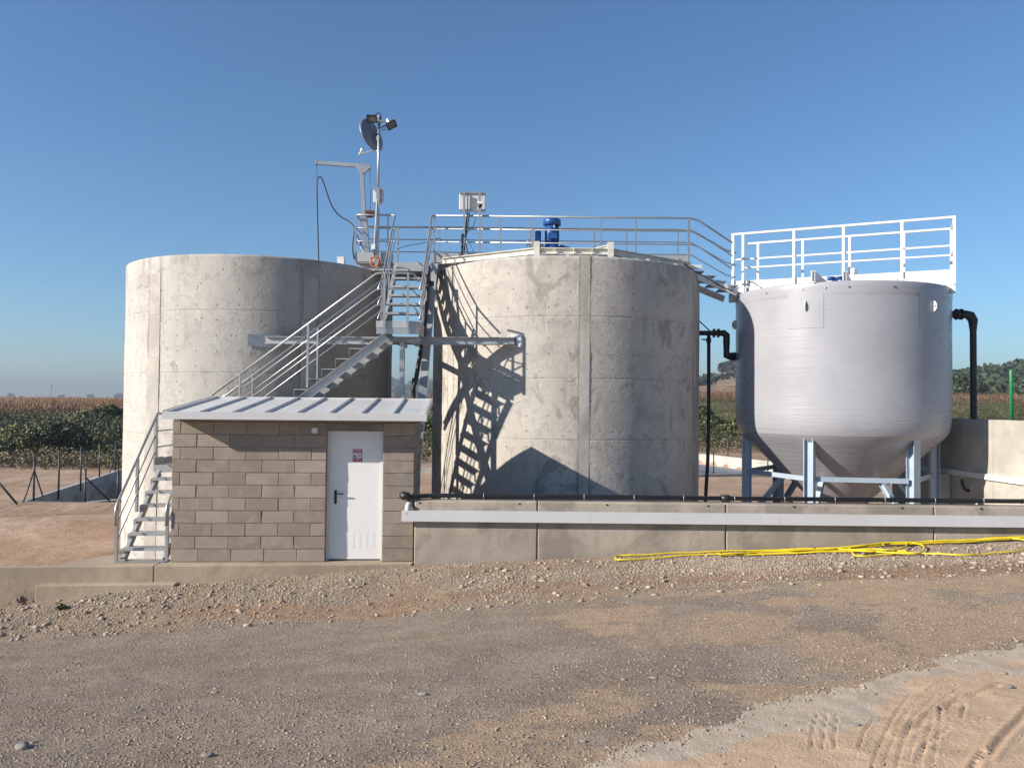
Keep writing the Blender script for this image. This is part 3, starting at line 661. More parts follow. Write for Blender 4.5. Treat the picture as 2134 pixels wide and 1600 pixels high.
# ================================================================ SLAB, LEDGE, WALL
def prism(poly, z0, z1):
    mb = MB(); n = len(poly); vs = [(x,y,z0) for x,y in poly]+[(x,y,z1) for x,y in poly]
    mb.add(vs, [tuple(range(n))[::-1], tuple(range(n,2*n))]+[(i,(i+1)%n,n+(i+1)%n,n+i) for i in range(n)]); return mb
def yfr(x): return 12.13+(x+7.57)*.0899      # front edge of the slab
xj = atz(318,1180,0).x
for a_, b_, nm in ((-12, xj-.004, 0), (xj+.004, -1.52, 1)):
    if nm == 0: poly = [(a_,yfr(a_)),(b_,yfr(b_)),(b_,12.86),(-6.12,12.84),(-6.2,13.25),(-6.42,13.2),(-6.85,yfr(-6.85)+.12),(a_,yfr(a_)+.12)]
    else: poly = [(a_,yfr(a_)),(b_,yfr(b_)),(b_,15.0),(-5.3,15.0),(-5.3,12.86),(a_,12.86)]
    o = prism(poly, -1.1, 0).build('concrete_slab' if nm else 'concrete_kerb', 'kerb', None, (0,0,0)); kind(o, 'structure', 'concrete slab edge under the hut' if nm else 'concrete kerb and slab at the foot of the left stair')
    md = o.modifiers.new('soft', 'BEVEL'); md.width = .012; md.segments = 2; md.limit_method = 'ANGLE'
x0, x1 = atz(75,1218,-.24).x, -5.0
o = prism([(x0,yfr(x0)-.14),(x1,yfr(x1)-.14),(x1,yfr(x1)+.05),(x0+.05,yfr(x0)+.05)], -1.1, -.245).build('kerb_footing', 'kerb', None, (0,0,0)); kind(o, 'structure', 'concrete footing step below the kerb')
md = o.modifiers.new('soft', 'BEVEL'); md.width = .015; md.segments = 2
# long low wall with its cast joints, built bay by bay
WX = [-1.50, at(1120,1100,12.75).x, at(1513,1100,12.75).x, 6.6, 10.5]; WZ = .965; WY = 12.75
wall = thing('low_wall', 'long low concrete wall running right from the block hut', 'wall', (-1.5, WY, 0))
for i in range(4):
    mb = MB(); mb.box((WX[i]+(.006 if i else 0), WY+.002*i, -1.0), (WX[i+1]-.006, WY+.30, WZ-.003*i)); o = mb.build('wall_bay', 'wall', wall)
    md = o.modifiers.new('soft', 'BEVEL'); md.width = .018; md.segments = 2; md.limit_method = 'ANGLE'
mb = MB(); mb.box((WX[0]+.05, WY+.03, -1), (WX[-1]-.05, WY+.27, WZ-.03)); mb.build('wall_core', 'mortar', wall)
mb = MB()
for px_ in (875,1083,1265,1476,1655,1880,2045):
    p = at(px_, 1052+(px_-875)*.009, WY); mb.tube([(p.x, WY-.004, WZ-.035),(p.x, WY+.03, WZ-.035)], .016, 10); 
    mb.tube([(p.x+.5, WY-.003, WZ-.19),(p.x+.5, WY+.03, WZ-.19)], .008, 8)
mb.build('tie_hole', 'black_print', wall)
# gutter box in front of the wall
gut = thing('gutter', 'pale grey sheet metal gutter fixed along the front of the low wall', 'gutter', (-1.7, 12.66, .7))
segs = [at(837,1070,12.66).x, at(1230,1070,12.66).x, at(1625,1080,12.66).x, 10.2]
for a_, b_ in zip(segs[:-1], segs[1:]):
    mb = MB(); g0 = .004
    for (y0,z0),(y1,z1) in (((12.660,.656),(12.664,.822)),((12.664,.656),(12.745,.660)),((12.741,.660),(12.745,.822)),((12.664,.818),(12.68,.822))):
        mb.box((a_+g0/2,y0,z0),(b_-g0/2,y1,z1))
    mb.build('gutter_length', 'gutter', gut)
mb = MB(); mb.box((segs[0]-.004,12.66,.656),(segs[0]+.001,12.745,.822)); mb.build('end_cap', 'gutter', gut)
mb = MB(); q = at(848,1046,12.8); mb.tube([(q.x+.02,12.70,.76),(q.x+.03,12.72,.89),(q.x+.05,12.86,.93)], .045, 12); mb.build('drain_spout', 'box_grey', gut)
# black water pipe along the top of the wall
pp = thing('water_pipe', 'black plastic pipe lying along the top of the low wall', 'pipe', (-1.7,12.95,1.0)); PZ = WZ+.062
mb = MB(); x0 = at(841,1037,12.82).x; mb.tube([(x0,12.90,PZ+.01),(x0,12.78,PZ+.01),(x0+.04,12.74,PZ+.01),(x0+.12,12.76,PZ),(x0+.35,12.9,PZ),(x0+.6,12.95,PZ),(10.3,12.95,PZ)], .036, 12); mb.build('pipe_run', 'black', pp)
mb = MB(); mb.tube([(x0,12.88,PZ+.01),(x0,12.79,PZ+.01),(x0+.02,12.75,PZ+.01),(x0+.10,12.755,PZ+.005)], [.065,.065,.062,.056], 14); mb.build('elbow', 'black', pp)
for px_ in (1513, 1590): pass
mb = MB(); xx = at(1512,1045,12.95).x; mb.tube([(xx-.07,12.95,PZ),(xx+.07,12.95,PZ)], .056, 14); mb.build('coupling', 'black', pp)
for px_ in (903,1008,1113,1217,1321,1424,1530,1634,1739,1843,1947,2048,2132):
    xx = at(px_,1045,12.95).x; mb = MB(); P = [(xx,12.95+.041*math.cos(a),PZ+.041*math.sin(a)) for a in [math.radians(k) for k in range(-30,211,24)]]
    P = [(xx,P[0][1],WZ-.0)]+P+[(xx,P[-1][1],WZ)]; mb.tube(P, .006, 6); mb.build('pipe_clamp', 'galv', pp)
# ================================================================ BLOCK HUT
HA = 3.5*math.pi/180; hx = Vector((math.cos(HA), math.sin(HA), 0)); hy = Vector((-math.sin(HA), math.cos(HA), 0)); hzv = Vector((0,0,1))
HO = Vector((-5.24, 12.62, .004)); HAX = (HO, hx, hy, hzv); HWD = 3.72; HDP = 2.0; CHT = .1965
hut = thing('block_hut', 'small grey brown concrete block hut with a white door', 'hut', tuple(HO))
DX0, DX1 = 2.355, 3.235                         # door opening in the hut frame
DZ = 2.03
mb = MB()
mb.box((.012,.010,0),(DX0,.19,2.26),HAX); mb.box((DX1,.010,0),(HWD-.012,.19,2.26),HAX); mb.box((DX0,.012,DZ+.11),(DX1,.19,2.26),HAX)
mb.box((.012,.19,0),(.17,HDP-.012,2.29),HAX); mb.box((HWD-.17,.19,0),(HWD-.012,HDP-.012,2.29),HAX); mb.box((.17,HDP-.17,0),(HWD-.17,HDP-.012,2.38),HAX)
mb.build('mortar_bed', 'mortar', hut)
_shared = {}
def block(u0, u1, z0, z1, y0, y1, side='f'):
    """one block as an object of its own; alike blocks share their mesh"""
    L = u1-u0; H = z1-z0; key = (round(L,2), round(H,3), side, random.randrange(3))
    if key not in _shared:
        mb = MB(); mb.box((0,0,0),(L,y1-y0,H)); me_o = mb.build('block', 'block', None, (0,0,0)); me = me_o.data
        for v in me.vertices:
            v.co.x += random.uniform(-.003,.003); v.co.y += random.uniform(-.0035,.0035); v.co.z += random.uniform(-.002,.002)
        bpy.data.objects.remove(me_o); _shared[key] = me
    o = bpy.data.objects.new('block', _shared[key]); COL.objects.link(o); o.parent = hut
    if side == 'f': p = hx*u0+hy*(y0+random.uniform(-.004,.003)); o.rotation_euler = (0,0,HA)
    elif side == 'r': p = hx*(HWD+random.uniform(-.003,.003))+hy*u0; o.rotation_euler = (0,0,HA+math.pi/2)
    elif side == 'l': p = hx*(0)+hy*u1; o.rotation_euler = (0,0,HA-math.pi/2)
    elif side == 'b': p = hx*u1+hy*(HDP); o.rotation_euler = (0,0,HA+math.pi)
    o.location = p+Vector((0,0,z0+random.uniform(-.002,.002))); 
    m = o.modifiers.new('arris','BEVEL'); m.width = .004; m.segments = 1
    return o
J = .0045
for c in range(12):
    z0 = c*CHT+J; z1 = min((c+1)*CHT-J, 2.262)
    if z1-z0 < .05: continue
    off = .37 if c % 2 else .125
    if c == 0: off = .42
    cuts = [0]; u = off+.0
    while u < HWD: cuts.append(u); u += .50
    cuts.append(HWD)
    for a_, b_ in zip(cuts[:-1], cuts[1:]):
        pieces = [(a_, b_)]
        if z0 < DZ+.1:
            pieces = []
            if a_ < DX0: pieces.append((a_, min(b_, DX0)))
            if b_ == HWD: pieces.append((DX1, HWD))
        for p0, p1 in pieces:
            if p1-p0 < .06: continue
            block(p0+J, p1-J, z0, (z1 if not (z0 < DZ+.1 < z1 and p0 < DX1 and p1 > DX0) else z1), 0, .14)
for c in range(12):
    z0 = c*CHT+J; z1 = min((c+1)*CHT-J, 2.30)
    if z1-z0 < .05: continue
    off = .14+(.25 if c % 2 else .5); cuts = [.14]; u = off
    while u < HDP-.05: cuts.append(u); u += .5
    cuts.append(HDP)
    for a_, b_ in zip(cuts[:-1], cuts[1:]):
        for sd in 'rl':
            block(a_+J, b_-J, z0, z1, 0, .12, sd)
mb = MB(); mb.box((DX0-.02,.0,DZ+.012),(DX1+.02,.16,DZ+.115),HAX); mb.build('lintel', 'dark_conc', hut)
# door, set back in the opening
DR = .115
mb = MB()
for a_, b_ in (((DX0,DR-.012,0),(DX0+.035,DR+.05,DZ)),((DX1-.035,DR-.012,0),(DX1,DR+.05,DZ)),((DX0+.035,DR-.012,DZ-.04),(DX1-.035,DR+.05,DZ))): mb.box(a_, b_, HAX)
mb.build('door_frame', 'door', hut)
mb = MB(); mb.box((DX0+.038,DR,.018),(DX1-.038,DR+.04,DZ-.043),HAX); door = mb.build('door', 'door', hut)
def dpt(u, y, z): return tr(HAX, (u, y, z))
mb = MB(); uu = DX0+.135; zz = 1.0
mb.box((uu-.020,DR-.010,zz-.10),(uu+.020,DR-.0005,zz+.08),HAX); mb.tube([dpt(uu,DR-.0005,zz+.08),dpt(uu,DR-.010,zz+.08)], .0205, 16); mb.tube([dpt(uu,DR-.0005,zz-.10),dpt(uu,DR-.010,zz-.10)], .0205, 16)
mb.tube([dpt(uu,DR-.008,zz+.045),dpt(uu,DR-.045,zz+.045),dpt(uu+.012,DR-.052,zz+.045),dpt(uu+.13,DR-.052,zz+.043)], .010, 10); mb.build('handle', 'blackmetal', door)
# pressed louvres: rows of hooded slots
for (cu_, z0, rows) in ([(DX0+.30+i*.105, .20, 9) for i in range(5)]+[(DX0+.30+i*.105, DZ-.135, 3) for i in range(5)]):
    mb = MB()
    for r in range(rows):
        z = z0+r*.026 if rows > 3 else z0+r*.027; mb.add([dpt(cu_-.033,DR-.0005,z),dpt(cu_+.033,DR-.0005,z),dpt(cu_+.033,DR-.0005,z+.012),dpt(cu_-.033,DR-.0005,z+.012),dpt(cu_-.028,DR-.004,z+.002),dpt(cu_+.028,DR-.004,z+.002)],[(0,1,5,4),(4,5,2,3),(0,4,3),(1,2,5)])
    mb.build('vent', 'door', door)
# alarm sign with its print
su = DX0+.395; sz = 1.545; SWD = .147; SHT = .20
mb = MB(); mb.box((su,DR-.004,sz),(su+SWD,DR-.0008,sz+SHT),HAX); sg = mb.build('sign', 'red_sign', hut)
mb = MB(); mb.box((su+.008,DR-.0052,sz+.056),(su+SWD-.010,DR-.0041,sz+.138),HAX); mb.build('panel', 'white_print', sg)
mb = MB(); mb.tube([dpt(su+.022,DR-.0058,sz+.094),dpt(su+.056,DR-.0058,sz+.076)], .0115, 10); mb.build('camera_symbol', 'black_print', sg)
def text(txt, u, y, z, size, mat, parent, xs_=1.0):
    cv = bpy.data.curves.new('lettering', 'FONT'); cv.body = txt; cv.size = size; cv.extrude = .0003; cv.align_x = 'CENTER'; cv.align_y = 'BOTTOM'; cv.materials.append(MAT[mat]); cv.offset = size*.02
    tmp = bpy.data.objects.new('tmp', cv); COL.objects.link(tmp); bpy.context.view_layer.update(); me_ = bpy.data.meshes.new_from_object(tmp.evaluated_get(bpy.context.evaluated_depsgraph_get())); bpy.data.objects.remove(tmp)
    o = bpy.data.objects.new('lettering', me_); COL.objects.link(o); o.parent = parent
    o.location = dpt(u,y,z)-Vector(parent_world(parent)); o.rotation_euler = (math.pi/2, 0, HA); o.scale = (xs_,1,1); return o
for t_, z_, s_, m_, xo, xs_ in (('ALARMA', .166, .032, 'white_print', .0, 1.05), ('CONECTADA', .144, .021, 'white_print', 0, 1.05), ('24h', .078, .034, 'black_print', .032, 1.1), ('AVISO A', .034, .015, 'white_print', .01, 1.1), ('POLICIA', .010, .025, 'white_print', .012, 1.0)):
    text(t_, su+SWD/2-.001+xo, DR-(.0062 if m_ == 'black_print' else .0050), sz+z_, s_, m_, sg, xs_)
mb = MB(); mb.tube([dpt(su+.016,DR-.005,sz+.022),dpt(su+.016,DR-.005,sz+.046)], .0055, 8); mb.build('symbol', 'white_print', sg)
# small socket box left of the door head
e = thing('junction_box', 'small grey junction box on the blocks just left of the door head', 'box', tuple(dpt(2.17,0,2.03)))
mb = MB(); mb.box((2.13,-.045,1.995),(2.225,-.001,2.085),HAX); mb.build('case', 'box_grey', e); mb = MB(); mb.box((2.15,-.052,2.012),(2.205,-.0455,2.068),HAX); mb.build('cover', 'box_white', e)
# roof: pans between raised seams, sloping up to the rear
RX0, RX1, RY0, RY1 = .03-.02, HWD+.16, -.35, 2.18
def rz(y): return 2.29+(y-RY0)*math.tan(math.radians(5.4))
NP = 8; pitch = (RX1-RX0)/NP
def rbox(mb, a, b):
    """box whose top and bottom follow the roof slope (z given above the slope line)"""
    P = []
    for z in (a[2], b[2]):
        for (x, y) in ((a[0],a[1]),(b[0],a[1]),(b[0],b[1]),(a[0],b[1])): P.append(tr(HAX, (x, y, rz(y)+z)))
    mb.add(P, [(0,3,2,1),(4,5,6,7),(0,1,5,4),(1,2,6,5),(2,3,7,6),(3,0,4,7)])
for i in range(NP):
    mb = MB(); rbox(mb, (RX0+i*pitch+.002,RY0+.012,-.035),(RX0+(i+1)*pitch-.002,RY1,-.0)); mb.build('roof_panel', 'roof', hut)
for i in range(0, NP+1):
    x = RX0+i*pitch; mb = MB(); w_ = .05
    P = []
    for y in (RY0+.014, RY1-.004):
        for (dx, dz) in ((-w_/2,.001),(-w_*.36,.036),(w_*.36,.036),(w_/2,.001)): P.append(tr(HAX,(x+dx,y,rz(y)+dz)))
    mb.add(P, [(0,1,5,4),(1,2,6,5),(2,3,7,6),(0,3,2,1),(4,5,6,7)]); mb.build('roof_seam', 'roof', hut)
xs_ = RX0+.03+.66*(RX1-RX0)
for a_, b_ in ((RX0-.045, xs_-.002), (xs_+.002, RX1+.045)):
    mb = MB(); mb.box((a_,RY0-.004,2.205),(b_,RY0+.006,2.318),HAX); mb.box((a_,RY0+.006,2.312),(b_,RY0+.045,2.318),HAX); mb.box((a_,RY0+.006,2.205),(b_,RY0+.05,2.21),HAX); mb.build('fascia', 'roof', hut)
for x in (RX0-.045, RX1+.035):
    mb = MB(); rbox(mb, (x,RY0+.008,-.07),(x+.01,RY1,.045)); mb.build('verge_trim', 'roof', hut)
mb = MB(); mb.box((RX0-.04,RY1-.004,rz(RY1)-.07),(RX1+.04,RY1+.006,rz(RY1)+.03),HAX); mb.build('ridge_trim', 'roof', hut)
mb = MB(); rbox(mb, (RX0,RY0+.05,-.06),(RX1,RY1-.01,-.036)); mb.build('soffit', 'cream_steel', hut)
# infill blocks above the plate up to the roof
mb = MB(); 
P = [tr(HAX,q) for q in ((0,0,2.262),(HWD,0,2.262),(HWD,HDP,2.262),(0,HDP,2.262),(.0,.0,rz(0)-.062),(HWD,0,rz(0)-.062),(HWD,HDP,rz(HDP)-.062),(0,HDP,rz(HDP)-.062))]
mb.add(P, [(0,1,5,4),(1,2,6,5),(2,3,7,6),(3,0,4,7)]); mb.build('wall_plate', 'mortar', hut)
mb = MB(); mb.box((.01,HDP-.012,0),(HWD-.01,HDP-.002,2.27),HAX); mb.build('rear_wall', 'mortar', hut)
# ================================================================ CONCRETE TANKS
def tank(name, label, px_l, px_r, D, top, mat, smat, strips, joints, base=-1.1):
    al = math.atan((px_l-CW/2)/F); ar = math.atan((px_r-CW/2)/F); c = (al+ar)/2; h = (ar-al)/2; R = D*math.sin(h); cx, cy = D*math.sin(c), D*math.cos(c)
    e = thing(name, label, 'tank', (cx, cy, base)); n = 288; prof = []
    zs = [base]; r = [R]
    rows = [(R, base-0)]
    for z in sorted(joints):
        rows += [(R, z-.030), (R, z-.007), (R-.002, z-.003), (R-.002, z+.002), (R, z+.006), (R, z+.034)]
    rows += [(R, top-.05), (R-.004, top-.012), (R-.03, top), (R-.27, top), (R-.3, top-.02), (R-.3, base+.3)]
    full = []
    for a, b in zip(rows[:-1], rows[1:]):
        full.append(a)
        if abs(b[1]-a[1]) > .4:
            k = int(abs(b[1]-a[1])/.3)
            for j in range(1, k): full.append((a[0]+(b[0]-a[0])*j/k, a[1]+(b[1]-a[1])*j/k))
    full.append(rows[-1])
    mb = MB(); mb.lathe([(a, b-base) for a, b in full], n, (cx, cy, base)); o = mb.build('tank_wall', mat, e)
    me = o.data; uvl = me.uv_layers.new(name='UVMap'); nv = len(me.vertices)
    co = np.zeros(nv*3); me.vertices.foreach_get('co', co); co = co.reshape(-1,3)
    ang = (np.arange(nv) % n)/n*2*math.pi; li = np.zeros(len(me.loops), dtype=np.int32); me.loops.foreach_get('vertex_index', li)
    ua = ang[li]; k4 = ua.reshape(-1,4); wrap = (k4.max(1)-k4.min(1)) > math.pi; k4[wrap] = np.where(k4[wrap] < 1, k4[wrap]+2*math.pi, k4[wrap]); ua = k4.ravel()
    uv = np.stack([ua*R, co[li,2]+base], -1); uvl.data.foreach_set('uv', uv.ravel())
    # slight unevenness of the forms: bays a few mm in or out
    dv = np.zeros(nv*3); rad = np.hypot(co[:,0], co[:,1]); mask = rad > R-.05
    bay = np.floor(ang*R/1.2).astype(int); lift = np.floor((co[:,2]+base)/1.2).astype(int)
    dr = (.004*np.sin(bay*12.9898+lift*78.233)*1.0)*mask; co[:,0] += co[:,0]/rad*dr; co[:,1] += co[:,1]/rad*dr; me.vertices.foreach_set('co', co.ravel()); me.update()
    for (pxs, wd, proud, z0, z1) in strips:      # full height joint strips, located by where they stand on the drum
        v = math.atan((pxs-CW/2)/F); off = math.asin(max(-1,min(1,D*math.sin(v-c)/R))); a = -math.pi/2-c+off   # angle on the drum
        mb = MB(); hw = wd/2/R; pr = []
        rr0 = R-.05; rr1 = R+proud
        if z1 > top-.02: z1 = top+.001
        mb.lathe([(rr0, z0),(rr1, z0),(rr1, z1),(rr0, z1)], 5, (cx,cy,0), a-hw, a+hw, False); A = []
        for aa in (a-hw, a+hw): mb.add([(cx+r_*math.cos(aa), cy+r_*math.sin(aa), z_) for r_, z_ in ((rr0,z0),(rr1,z0),(rr1,z1),(rr0,z1))], [(0,1,2,3)])
        mb.build('joint_strip', smat, e)
        for aa in (a-hw-.010/R, a+hw+.010/R):    # ragged mortar lips either side
            mb = MB(); P = []; k = 60
            for j in range(k+1):
                z = z0+(z1-z0)*j/k; wj = random.uniform(-.007,.007); P.append((cx+(R+.001)*math.cos(aa+wj/R), cy+(R+.001)*math.sin(aa+wj/R), z))
            rl = [random.uniform(.001,.0075) for _ in P]; mb.tube(P, rl, 5); mb.build('mortar_lip', 'lip', e)
    return e, cx, cy, R
MAT['lip'] = simple('brown joint mortar', (.23,.19,.15), .95, 0, .3, 20, .004)
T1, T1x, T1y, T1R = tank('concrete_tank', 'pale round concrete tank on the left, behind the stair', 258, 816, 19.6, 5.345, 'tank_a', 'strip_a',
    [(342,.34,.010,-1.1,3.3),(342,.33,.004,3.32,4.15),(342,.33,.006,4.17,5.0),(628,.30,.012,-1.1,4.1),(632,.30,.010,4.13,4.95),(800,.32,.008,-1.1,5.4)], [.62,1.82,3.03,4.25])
T2, T2x, T2y, T2R = tank('concrete_tank', 'stained round concrete tank in the middle, with a cream steel frame on top', 902, 1457, 18.72, 5.345, 'tank_b', 'strip_b',
    [(1211,.20,.006,-1.1,4.17),(1211,.19,.003,4.19,5.36),(1433,.26,.005,-1.1,5.0),(960,.22,.003,-1.1,5.38)], [.60,1.80,2.98,4.18])
# lid of the middle tank, rim sheet and the cream frame on it
mb = MB(); mb.lathe([(T2R-.22, 5.35),(T2R-.20,5.39),(.5,5.66),(.01,5.66)], 96, (T2x,T2y,0)); mb.build('tank_cover', 'galv_dull', T2)
mb = MB(); mb.lathe([(T1R-.3, 4.6),(.01,4.6)], 64, (T1x,T1y,0)); mb.build('tank_inside', 'inside', T1)
def on_t2(px_, Y, z): return at(px_, 500, Y).x
A1 = Vector((at(922,552,17.3).x, 17.35, 5.50)); B1 = Vector((at(1118,528,16.55).x, 16.55, 5.59)); C1 = Vector((at(1272,528,16.55).x, 16.55, 5.59)); D1 = Vector((at(1438,552,17.4).x, 17.4, 5.46))
fr = thing('roof_frame', 'cream steel beam frame lying on the middle tank', 'frame', tuple(B1))
for p_, q_ in ((A1,B1),(B1,C1),(C1,D1)):
    mb = MB(); mb.hbeam(p_, q_, .11, .13, .014); mb.build('beam', 'cream_steel', fr)
for p_ in (B1, C1):
    mb = MB(); mb.hbeam(p_-Vector((0,0,.13)), p_+Vector((0,0,.19)), .12, .13, .014); mb.build('stub_post', 'cream_steel', fr)
    mb = MB(); mb.box(p_+Vector((-.13,-.08,-.145)), p_+Vector((.13,.08,-.131))); mb.build('foot_plate', 'cream_steel', fr)
    mb = MB(); mb.hbeam(p_+Vector((0,.1,.1)), p_+Vector(((T2x-p_.x)*.5, 1.6, .25)), .10, .12, .012); mb.build('rafter', 'cream_steel', fr)
mb = MB()
for k in (.25,.5,.75):
    q_ = B1.lerp(C1, k); mb.bar(q_+Vector((0,-.06,-.06)), q_+Vector((0,-.06,.06)), .012, .05)
mb.build('stiffener', 'cream_steel', fr)
mb = MB()
for k in range(26):
    a = math.radians(-160+k*5.6); mb.box((T2x+(T2R-.12)*math.cos(a)-.03, T2y+(T2R-.12)*math.sin(a)-.03, 5.346),(T2x+(T2R-.12)*math.cos(a)+.03, T2y+(T2R-.12)*math.sin(a)+.03, 5.365+.02*(k%3==0)))
mb.build('rim_cleats', 'cream_steel', fr)
# white stub on the rim of the left tank
p = at(711,543,17.0); e = thing('vent_stub', 'small white square stub on the rim of the left tank', 'stub', (p.x,17.0,5.3))
mb = MB(); mb.box((p.x-.07,16.93,5.2),(p.x+.07,17.07,5.49)); mb.build('post', 'box_white', e); mb = MB(); mb.box((p.x-.075,16.925,5.49),(p.x+.075,17.075,5.505)); mb.build('cap', 'box_white', e)
# ================================================================ TIE BEAM BETWEEN THE TANKS
bm = thing('tie_beam', 'long grey steel beam bolted between the two concrete tanks', 'beam', (at(700,708,16.3).x,16.3,3.7))
L_ = at(553,708,16.62); R_ = at(1072,711,16.02)
def drum_y(x, cx, cy, R): return cy-math.sqrt(max(R*R-(x-cx)**2, 0))
yl = drum_y(L_.x, T1x, T1y, T1R)-.08; yr = drum_y(R_.x, T2x, T2y, T2R)-.08; L_ = at(553,709,yl); R_ = at(1072,711,yr)
mb = MB(); mb.hbeam(L_, R_, .13, .145, .012); mb.build('beam', 'galv_dull', bm)
for (px0, px1, T, y0) in ((534,590,(T1x,T1y,T1R),709),(1058,1089,(T2x,T2y,T2R),711)):
    xa, xb = at(px0,y0,16.4).x, at(px1,y0,16.2).x
    ya = drum_y(xa,*T)-.012; yb = drum_y(xb,*T)-.012; za = at(px0,y0,ya).z
    P = [Vector((xa,ya,za-.12)),Vector((xb,yb,za-.12)),Vector((xb,yb,za+.12)),Vector((xa,ya,za+.12))]; nn = (P[1]-P[0]).cross(P[3]-P[0]).normalized()*.014
    mb = MB(); mb.add(P+[q+nn for q in P], [(0,3,2,1),(4,5,6,7),(0,1,5,4),(1,2,6,5),(2,3,7,6),(3,0,4,7)]); mb.build('anchor_plate', 'galv', bm)
    for (fa, fz) in ((.12,-.09),(.88,-.09),(.12,.09),(.88,.09)):
        q = P[0].lerp(P[1], fa)+Vector((0,0,.12+fz))+nn; mb = MB(); mb.tube([q, q+nn*1.2], .014, 6); mb.build('bolt', 'galv', bm)
# ================================================================ STAIRCASE (three flights, two landings)
st = thing('staircase', 'three flight galvanised steel stair climbing behind the block hut to the tank walkway', 'staircase', (-6.05,12.6,0))
FAX = (Vector((-6.06,12.60,0)), hx, hy, hzv); FW = .76
def f1(x, y, z): return tr(FAX, (x, y, z))
ZP = 1.375; ZL = 3.86; ZW = 5.50
def tread(a, b, ax=None, nm='tread'):
    mb = MB(); t = .004; x0,y0,z0 = a; x1,y1,z1 = b
    # folded grating step: plate with a turned down lip at front and back
    mb.box((x0,y0,z1-.012),(x1,y1,z1),ax)
    if abs(x1-x0) > abs(y1-y0): mb.box((x0,y0,z1-.045),(x1,y0+t,z1-.012),ax); mb.box((x0,y1-t,z1-.045),(x1,y1,z1-.012),ax)
    else: mb.box((x0,y0,z1-.045),(x0+t,y1,z1-.012),ax); mb.box((x1-t,y0,z1-.045),(x1,y1,z1-.012),ax)
    return mb.build(nm, 'galv_dull', st)
for k in range(1, 7):
    y0 = .10+.23*(k-1); tread((.05,y0,.195*k-.04),(FW-.03,y0+.215,.195*k), FAX)
    for x in (.05, FW-.05):
        mb = MB(); mb.box((x-.003,y0+.02,.195*k-.15),(x+.003,y0+.04,.195*k-.012),FAX); mb.box((x-.003,y0+.17,.195*k-.10),(x+.003,y0+.19,.195*k-.012),FAX); mb.box((x-.02,y0+.004,.195*k-.15),(x+.02,y0+.009,.195*k-.012),FAX); mb.build('step_bracket', 'galv', st)
mb = MB(); mb.box((0,-.08,.004),(FW,.10,.014),FAX); mb.build('base_plate', 'galv', st)
for x in (.075, FW-.06):
    mb = MB(); mb.chan(f1(x,.09,.01), f1(x,1.52,1.24), .05, .12, .007, (0,0,1), 1 if x < .5 else -1); mb.build('stringer', 'galv_dull', st)
# lower landing, running behind the hut
mb = MB(); mb.box((0,1.48,ZP-.012),(FW-.02,3.30,ZP),FAX); mb.build('landing_plate', 'galv_dull', st)
mb = MB()
for a_, b_ in (((0,1.48,ZP-.13),(FW-.02,1.488,ZP-.013)),((0,1.488,ZP-.13),(.008,3.3,ZP+.10)),((0,3.29,ZP-.13),(FW-.02,3.298,ZP+.10))): mb.box(a_, b_, FAX)
mb.box((-.002,1.484,ZP-.0),(.006,1.9,ZP+.12),FAX); mb.build('landing_edge', 'galv_dull', st)
for (x, y) in ((.05,3.2),(FW-.08,3.2)):
    mb = MB(); mb.bar(f1(x,y,-1), f1(x,y,ZP-.013), .08); mb.build('leg', 'galv', st)
R_T, R_M = .0215, .0135
def rail(pts, r, mat='bright', nm='rail', k=0, par=None):
    mb = MB(); mb.tube(pts, r, 8); return mb.build(nm, mat, par or st)
for x, ye in ((.0, 1.60), (FW, 1.60)):
    sl = .195/.23
    pts = [f1(x,-.05,.56),f1(x,-.055,.78),f1(x,-.03,.85),f1(x,.03,.92),f1(x,ye,.92+sl*(ye-.03))]
    if x == 0: pts += [f1(x,ye+.04,.92+sl*(ye-.03)), f1(x,3.28,.92+sl*(ye-.03))]
    rail(pts, R_T, nm='handrail')
    for d in (.30, .58):
        z1 = .92+sl*(ye-.03)-d; pts = [f1(x,.0,.92-d+sl*(-.03)),f1(x,ye,z1)]
        if x == 0: pts += [f1(x,ye+.03,z1),f1(x,3.28,z1)]
        rail(pts, R_M)
    for y in ((0,.76,1.52,3.2) if x == 0 else (0,.76)):
        zt = .92+sl*min(y-.03, ye-.03)-.0; zb = .004 if y == 0 else (.195*(y/.23)+.02 if y < 1.5 else ZP-.1)
        mb = MB(); mb.bar(f1(x,y,zb), f1(x,y,max(zt-.01,.84)), .042, .042); mb.build('post', 'galv', st)
    if x == 0: pass
# second flight, rising to the right behind the hut
YN, YFR = 15.00, 15.70
for k in range(1, 13):
    x0 = -5.53+.252*(k-1); z = ZP+.1912*k; tread((x0,YN+.03,z-.03),(x0+.245,YFR-.02,z))
    for y in (YN+.03, YFR-.03):
        mb = MB(); mb.box((x0+.004,y-.003,z-.165),(x0+.012,y+.003,z-.012)); mb.box((x0+.004,y-.02,z-.165),(x0+.009,y+.02,z-.012)); mb.build('step_bracket', 'galv', st)
    mb = MB(); mb.box((x0+.06,YFR-.10,z-.34),(x0+.20,YFR-.09,z-.26)); mb.build('bracket_plate', 'galv', st)
for y, sd in ((YN, 1), (YFR-.0, -1)):
    mb = MB(); a = Vector((-5.60,y,1.20)); b_ = Vector((-2.32,y,3.70)); mb.chan(a, b_, .06, .15, .008, (0,0,1), -sd); mb.build('stringer', 'galv_dull', st)
sl2 = .1912/.252
